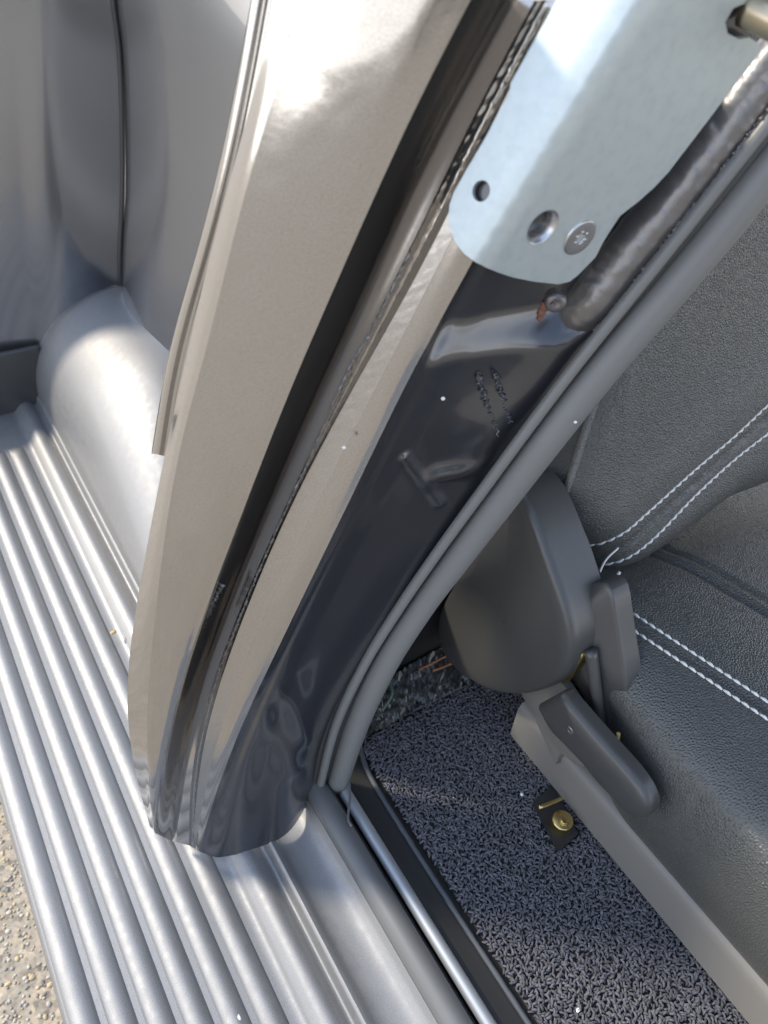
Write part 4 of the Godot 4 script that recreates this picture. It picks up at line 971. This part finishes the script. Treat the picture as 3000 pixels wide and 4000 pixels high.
func make_seat() -> void:
	var base := Vector3(0.6, 0.38, -0.2)
	var t := thing("car_seat", "black leather car seat with white double stitching and plastic recliner cover", "car seat", base)
	seam2 = pt2([0.2719, 0.1779, 0.2039, 0.1512, 0.1656, 0.1334, 0.1022, 0.0994, 0.0397, 0.0671, -0.0032, 0.0405, -0.0194, 0.0273])
	left2 = pt2([0.0210, 0.3484, -0.0009, 0.2934, -0.0281, 0.2317, -0.0523, 0.1653, -0.0654, 0.1253, -0.0722, 0.0926])
	bot2 = pt2([-0.0722, 0.0926, -0.0516, 0.0689, -0.0274, 0.0432, -0.0057, 0.0065, 0.0148, -0.0037, 0.0474, -0.0057, 0.0811, 0.0016, 0.1151, 0.0117, 0.1842, 0.0358, 0.2289, 0.0361, 0.3089, 0.0386])
	# backrest: rows from the left piping to beyond the frame
	var l3 := PackedVector3Array()
	for p in left2:
		l3.append(Vector3(p.x, p.y, 0))
	l3.insert(0, Vector3(0.06, 0.45, 0))
	l3.insert(0, Vector3(0.11, 0.60, 0))
	var b3 := PackedVector3Array()
	for p in bot2:
		b3.append(Vector3(p.x, p.y, 0))
	b3.append(Vector3(0.56, 0.045, 0))
	var nu := 190
	var nv := 100
	var lf := along(l3, nv)
	var bt := along(b3, nu)
	var rows := []
	for i in nu + 1:
		var u := float(i) / nu
		var row := PackedVector3Array()
		for j in nv + 1:
			var v := float(j) / nv    # 0 at the top
			var top := Vector3(lerpf(0.11, 0.56, u), 0.60, 0)
			var right := Vector3(0.56, lerpf(0.60, bt[nu].y, v), 0)
			var c: Vector3 = top * (1 - v) + bt[i] * v + lf[j] * (1 - u) + right * u - (lf[0] * (1 - u) * (1 - v) + Vector3(0.56, 0.60, 0) * u * (1 - v) + bt[0] * (1 - u) * v + bt[nu] * u * v)
			row.append(back_at(Vector2(c.x, c.y)))
		rows.append(row)
	var back := part("backrest", sheet(rows, Vector3(-0.1003,0.2707,0.9574)), mat.leather, t)
	var lp := PackedVector3Array()
	var lq := PackedVector3Array()
	for p in lf:
		var q := back_at(Vector2(p.x, p.y))
		lp.append(q)
		lq.append(q + Vector3(-0.045, 0.0, -0.11))
	var lb := PackedVector3Array()
	for q in lp:
		lb.append(q + Vector3(0.001, 0.0, -0.004))
	part("side_bolster", sheet(skin([lb, lq], 60, 8), Vector3(-1, 0, 0.3)), mat.leather, back)
	part("piping", tube(lp, 0.0042, 80, 12), mat.piping, back)
	var bp := PackedVector3Array()
	for i in range(0, 38):
		bp.append(back_at(Vector2(bt[i].x, bt[i].y)))
	part("hem", tube(bp, 0.004, 40, 10), mat.piping, back)
	var under := PackedVector3Array()
	var under2 := PackedVector3Array()
	for p in bt:
		var q := back_at(Vector2(p.x, p.y))
		under.append(q)
		under2.append(q + Vector3(0.0, -0.02, -0.09))
	part("lower_roll", sheet(skin([under, under2], 60, 4), Vector3(0, -1, 0.3)), mat.leather, back)
	stitches(back_at, pt2([0.2397, 0.1878, 0.2002, 0.1685, 0.1522, 0.1414, 0.0996, 0.1170, 0.0501, 0.0913, 0.0012, 0.0653, -0.0264, 0.0469]), 0.0092, "stitch_row", back, 0.0008, Vector3(-0.1003,0.2707,0.9574))
	stitches(back_at, pt2([0.2489, 0.1501, 0.2080, 0.1324, 0.1576, 0.1120, 0.1045, 0.0838, 0.0546, 0.0516, 0.0171, 0.0304, -0.0027, 0.0182]), 0.0092, "stitch_row", back, 0.0008, Vector3(-0.1003,0.2707,0.9574))
	part("loose_thread", tube(pts([0.5583, 0.6879, -0.3436, 0.5371, 0.6813, -0.3398, 0.5212, 0.6679, -0.3314]), 0.0011, 12, 6), mat.thread, back)
	part("thread_knot", tube(pts([0.5642, 0.656, -0.3351, 0.5564, 0.648, -0.3336, 0.5543, 0.6416, -0.332]), 0.0016, 12, 6, 0.0014, bumpy, 900.0), mat.thread, back)
	# cushion
	prof = along(pts([0.480, 0.455, 0, 0.468, 0.480, 0, 0.460, 0.515, 0, 0.459, 0.550, 0, 0.466, 0.590, 0, 0.482, 0.622, 0, 0.505, 0.641, 0, 0.53, 0.6485, 0, 0.56, 0.651, 0, 0.61, 0.652, 0, 0.70, 0.650, 0, 0.86, 0.645, 0, 0.98, 0.640, 0]), PN)
	rows = []
	for i in 181:
		var row := PackedVector3Array()
		for j in 91:
			row.append(cush(float(i) / 180.0 * PN, lerpf(-0.375, 0.35, j / 90.0)))
		rows.append(row)
	var cu := part("cushion", sheet(rows, Vector3(-0.5, 1, 0)), mat.leather, t)
	var on_top := func(p: Vector2) -> Vector3:   # x, z -> a point on the cushion
		var lo := 30.0
		var hi := float(PN)
		for k in 22:
			var m := (lo + hi) / 2
			if cush(m, p.y).x < p.x:
				lo = m
			else:
				hi = m
		return cush(lo, p.y)
	for off in [0.0085, -0.0085]:
		var c := PackedVector2Array()
		for k in 12:
			var z := lerpf(-0.325 + (0.014 if off < 0 else 0.0), 0.06, k / 11.0)
			c.append(Vector2(0.5245 + drift(z) * 0.92 + off, z))
		stitches(on_top, c, 0.0092, "stitch_row", cu, 0.0008, Vector3(-0.2, 0.95, 0.1).normalized())
	# the plastic base under the cushion
	part("seat_base", length_of([0.470, 0.40, 0.470, 0.45, 0.472, 0.464, 0.482, 0.468, 0.60, 0.466], 0.36, -0.34, 5), mat.base_plastic, t)
	# recliner: a domed cover, its bracket and the lever
	var side := func(x0: float) -> Callable:
		return func(p: Vector2, h: float) -> Vector3: return Vector3(x0 - h, p.y, p.x)
	var br := part("recliner_bracket", dome(pt2([-0.4428, 0.7143, -0.4334, 0.7364, -0.4147, 0.7498, -0.3943, 0.7496, -0.3765, 0.7422, -0.3583, 0.7330, -0.3417, 0.7200, -0.3251, 0.7031, -0.3198, 0.6993, -0.3149, 0.7006, -0.3002, 0.7145, -0.2927, 0.7183, -0.2842, 0.7120, -0.2751, 0.6976, -0.2574, 0.6672, -0.2413, 0.6412, -0.2311, 0.6227, -0.2261, 0.6011, -0.2219, 0.5689, -0.2181, 0.5443, -0.2315, 0.5470, -0.2518, 0.5505, -0.2705, 0.5567, -0.2854, 0.5639, -0.2920, 0.5384, -0.3237, 0.5524, -0.3801, 0.6066]), side.call(0.484), [[1.0, -0.02], [1.0, 0.0], [0.985, 0.0022], [0.93, 0.0040], [0.8, 0.0075], [0.6, 0.0135], [0.3, 0.022], [0.01, 0.026]]), mat.plastic, t)
	part("bracket_rib", tube(pts([0.462, 0.6527, -0.2732, 0.464, 0.6095, -0.252, 0.472, 0.5605, -0.2332]), [0.007, 0.006, 0.004], 14, 12), mat.plastic, br)
	var co := part("recliner_cover", dome(pt2([-0.4046, 0.7756, -0.4229, 0.7178, -0.4498, 0.6204, -0.4700, 0.5489, -0.4784, 0.5055, -0.4758, 0.4760, -0.4628, 0.4521, -0.4387, 0.4456, -0.4037, 0.4581, -0.3745, 0.4745, -0.3487, 0.4963, -0.3292, 0.5182, -0.3116, 0.5421, -0.2939, 0.5729, -0.2811, 0.6018, -0.2749, 0.6280, -0.2759, 0.6511, -0.2829, 0.6722, -0.2964, 0.6928, -0.3108, 0.7087, -0.3262, 0.7235, -0.3416, 0.7383, -0.3557, 0.7510, -0.3709, 0.7629, -0.3878, 0.7735]), side.call(0.462), [[1.0, -0.03], [1.0, 0.010], [0.988, 0.0165], [0.965, 0.0210], [0.93, 0.0232], [0.8, 0.0248], [0.4, 0.0262], [0.01, 0.0266]]), mat.plastic, t)
	part("brass_spring", slab(pt2([-0.2888, 0.6131, -0.2865, 0.6522, -0.2773, 0.6566, -0.2737, 0.6383, -0.2755, 0.6114, -0.2826, 0.5899, -0.2894, 0.5883]), side.call(0.456), [[0.0, -0.004], [0.0, 0.003], [0.001, 0.004]]), mat.brass, t)
	part("side_plate", slab(pt2([-0.3514, 0.5019, -0.3178, 0.4884, -0.2618, 0.4502, -0.2621, 0.4689, -0.2592, 0.4771, -0.2386, 0.4844, -0.2227, 0.5009, -0.2120, 0.5173, -0.2070, 0.5324, -0.1914, 0.5193, -0.1799, 0.5138, -0.1834, 0.5321, -0.2200, 0.5496, -0.2601, 0.5643, -0.2925, 0.5740, -0.3225, 0.5461]), side.call(0.47), [[0.0, -0.004], [0.0, 0.006], [0.001, 0.0075]]), mat.base_plastic, t)
	var ha := part("recliner_lever", dome(pt2([-0.2929, 0.5501, -0.2808, 0.5784, -0.2691, 0.6020, -0.2569, 0.6029, -0.2228, 0.6007, -0.1969, 0.5998, -0.1720, 0.5990, -0.1534, 0.5939, -0.1411, 0.5835, -0.1382, 0.5733, -0.1400, 0.5583, -0.1490, 0.5473, -0.1650, 0.5483, -0.1842, 0.5447, -0.1960, 0.5444, -0.2185, 0.5466, -0.2409, 0.5446, -0.2550, 0.5435, -0.2728, 0.5414]), side.call(0.441), [[1.0, -0.008], [1.0, 0.0], [0.985, 0.004], [0.94, 0.0078], [0.85, 0.0105], [0.65, 0.0125], [0.35, 0.0134], [0.01, 0.0136]]), mat.plastic, t)
	part("lever_screw", disc(Vector3(0.4295, Vector2(-0.2416,0.5770).y, Vector2(-0.2416,0.5770).x), Vector3(-1, 0, 0), [[0.0052, -0.001], [0.0050, 0.0012], [0.0042, 0.0018], [0.0014, 0.0016], [0.0001, 0.0006]], 20), mat.screw, ha)
	part("foam_scrap", tube(pts([0.462, 0.5713, -0.2082, 0.462, 0.5805, -0.209, 0.462, 0.5883, -0.2107]), 0.0022, 8, 6), mat.tan_speck, t)

func crumb(called: String, at: Vector3, size: Vector3, m: Material, label: String, category: String) -> void:
	var s := SphereMesh.new()
	s.radius = 0.5
	s.height = 1.0
	s.radial_segments = 9
	s.rings = 5
	var rows := []
	for i in 7:
		var row := PackedVector3Array()
		for j in 11:
			var d := Vector3(sin(PI * i / 6.0) * cos(TAU * j / 10.0), cos(PI * i / 6.0), sin(PI * i / 6.0) * sin(TAU * j / 10.0))
			row.append(d * size * (0.5 + 0.22 * bumpy.get_noise_3dv(d * 40.0 + at * 3000.0)))
		rows.append(row)
	var o := MeshInstance3D.new()
	o.name = numbered(called)
	o.mesh = sheet(rows, Vector3.UP)
	o.material_override = m
	add_child(o)
	o.position = at
	tag(o, label, category)

func _ready() -> void:
	bumpy = fine(FastNoiseLite.TYPE_SIMPLEX_SMOOTH, 1.0, 77, 3)
	make_view()
	make_materials()
	make_ground()
	make_car()
	make_carpet()
	make_seat()
	make_tree(Vector3(-7.5, 0, 13), 4.2, 2.0, "broad green tree across the drive, nearest the car", 1)
	make_tree(Vector3(-6.2, 0, 19), 5.2, 1.8, "tall green tree across the drive behind the broad one", 2)
	make_tree(Vector3(-3, 0, 17), 5.0, 2.4, "wide green tree at the far end of the drive", 3)
	crumb("leaf_scrap", Vector3(0.0967,0.3640,-0.7715), Vector3(0.010, 0.004, 0.007), mat.tan_speck, "yellow brown leaf scrap lying between two running board ribs", "leaf scrap")
	crumb("lint", Vector3(0.4282,0.4040,-0.2682), Vector3(0.004, 0.003, 0.004), mat.white_speck, "white lint fluff on the carpet left of the brass bolt", "lint")
	crumb("lint", Vector3(0.3312,0.4040,-0.0667), Vector3(0.0045, 0.003, 0.004), mat.white_speck, "white lint near the front of the carpet at the bottom edge", "lint")
	crumb("grit", Vector3(0.0517,0.3620,-0.2423), Vector3(0.003, 0.002, 0.006), mat.white_speck, "white grit on the running board at the bottom of the picture", "grit")
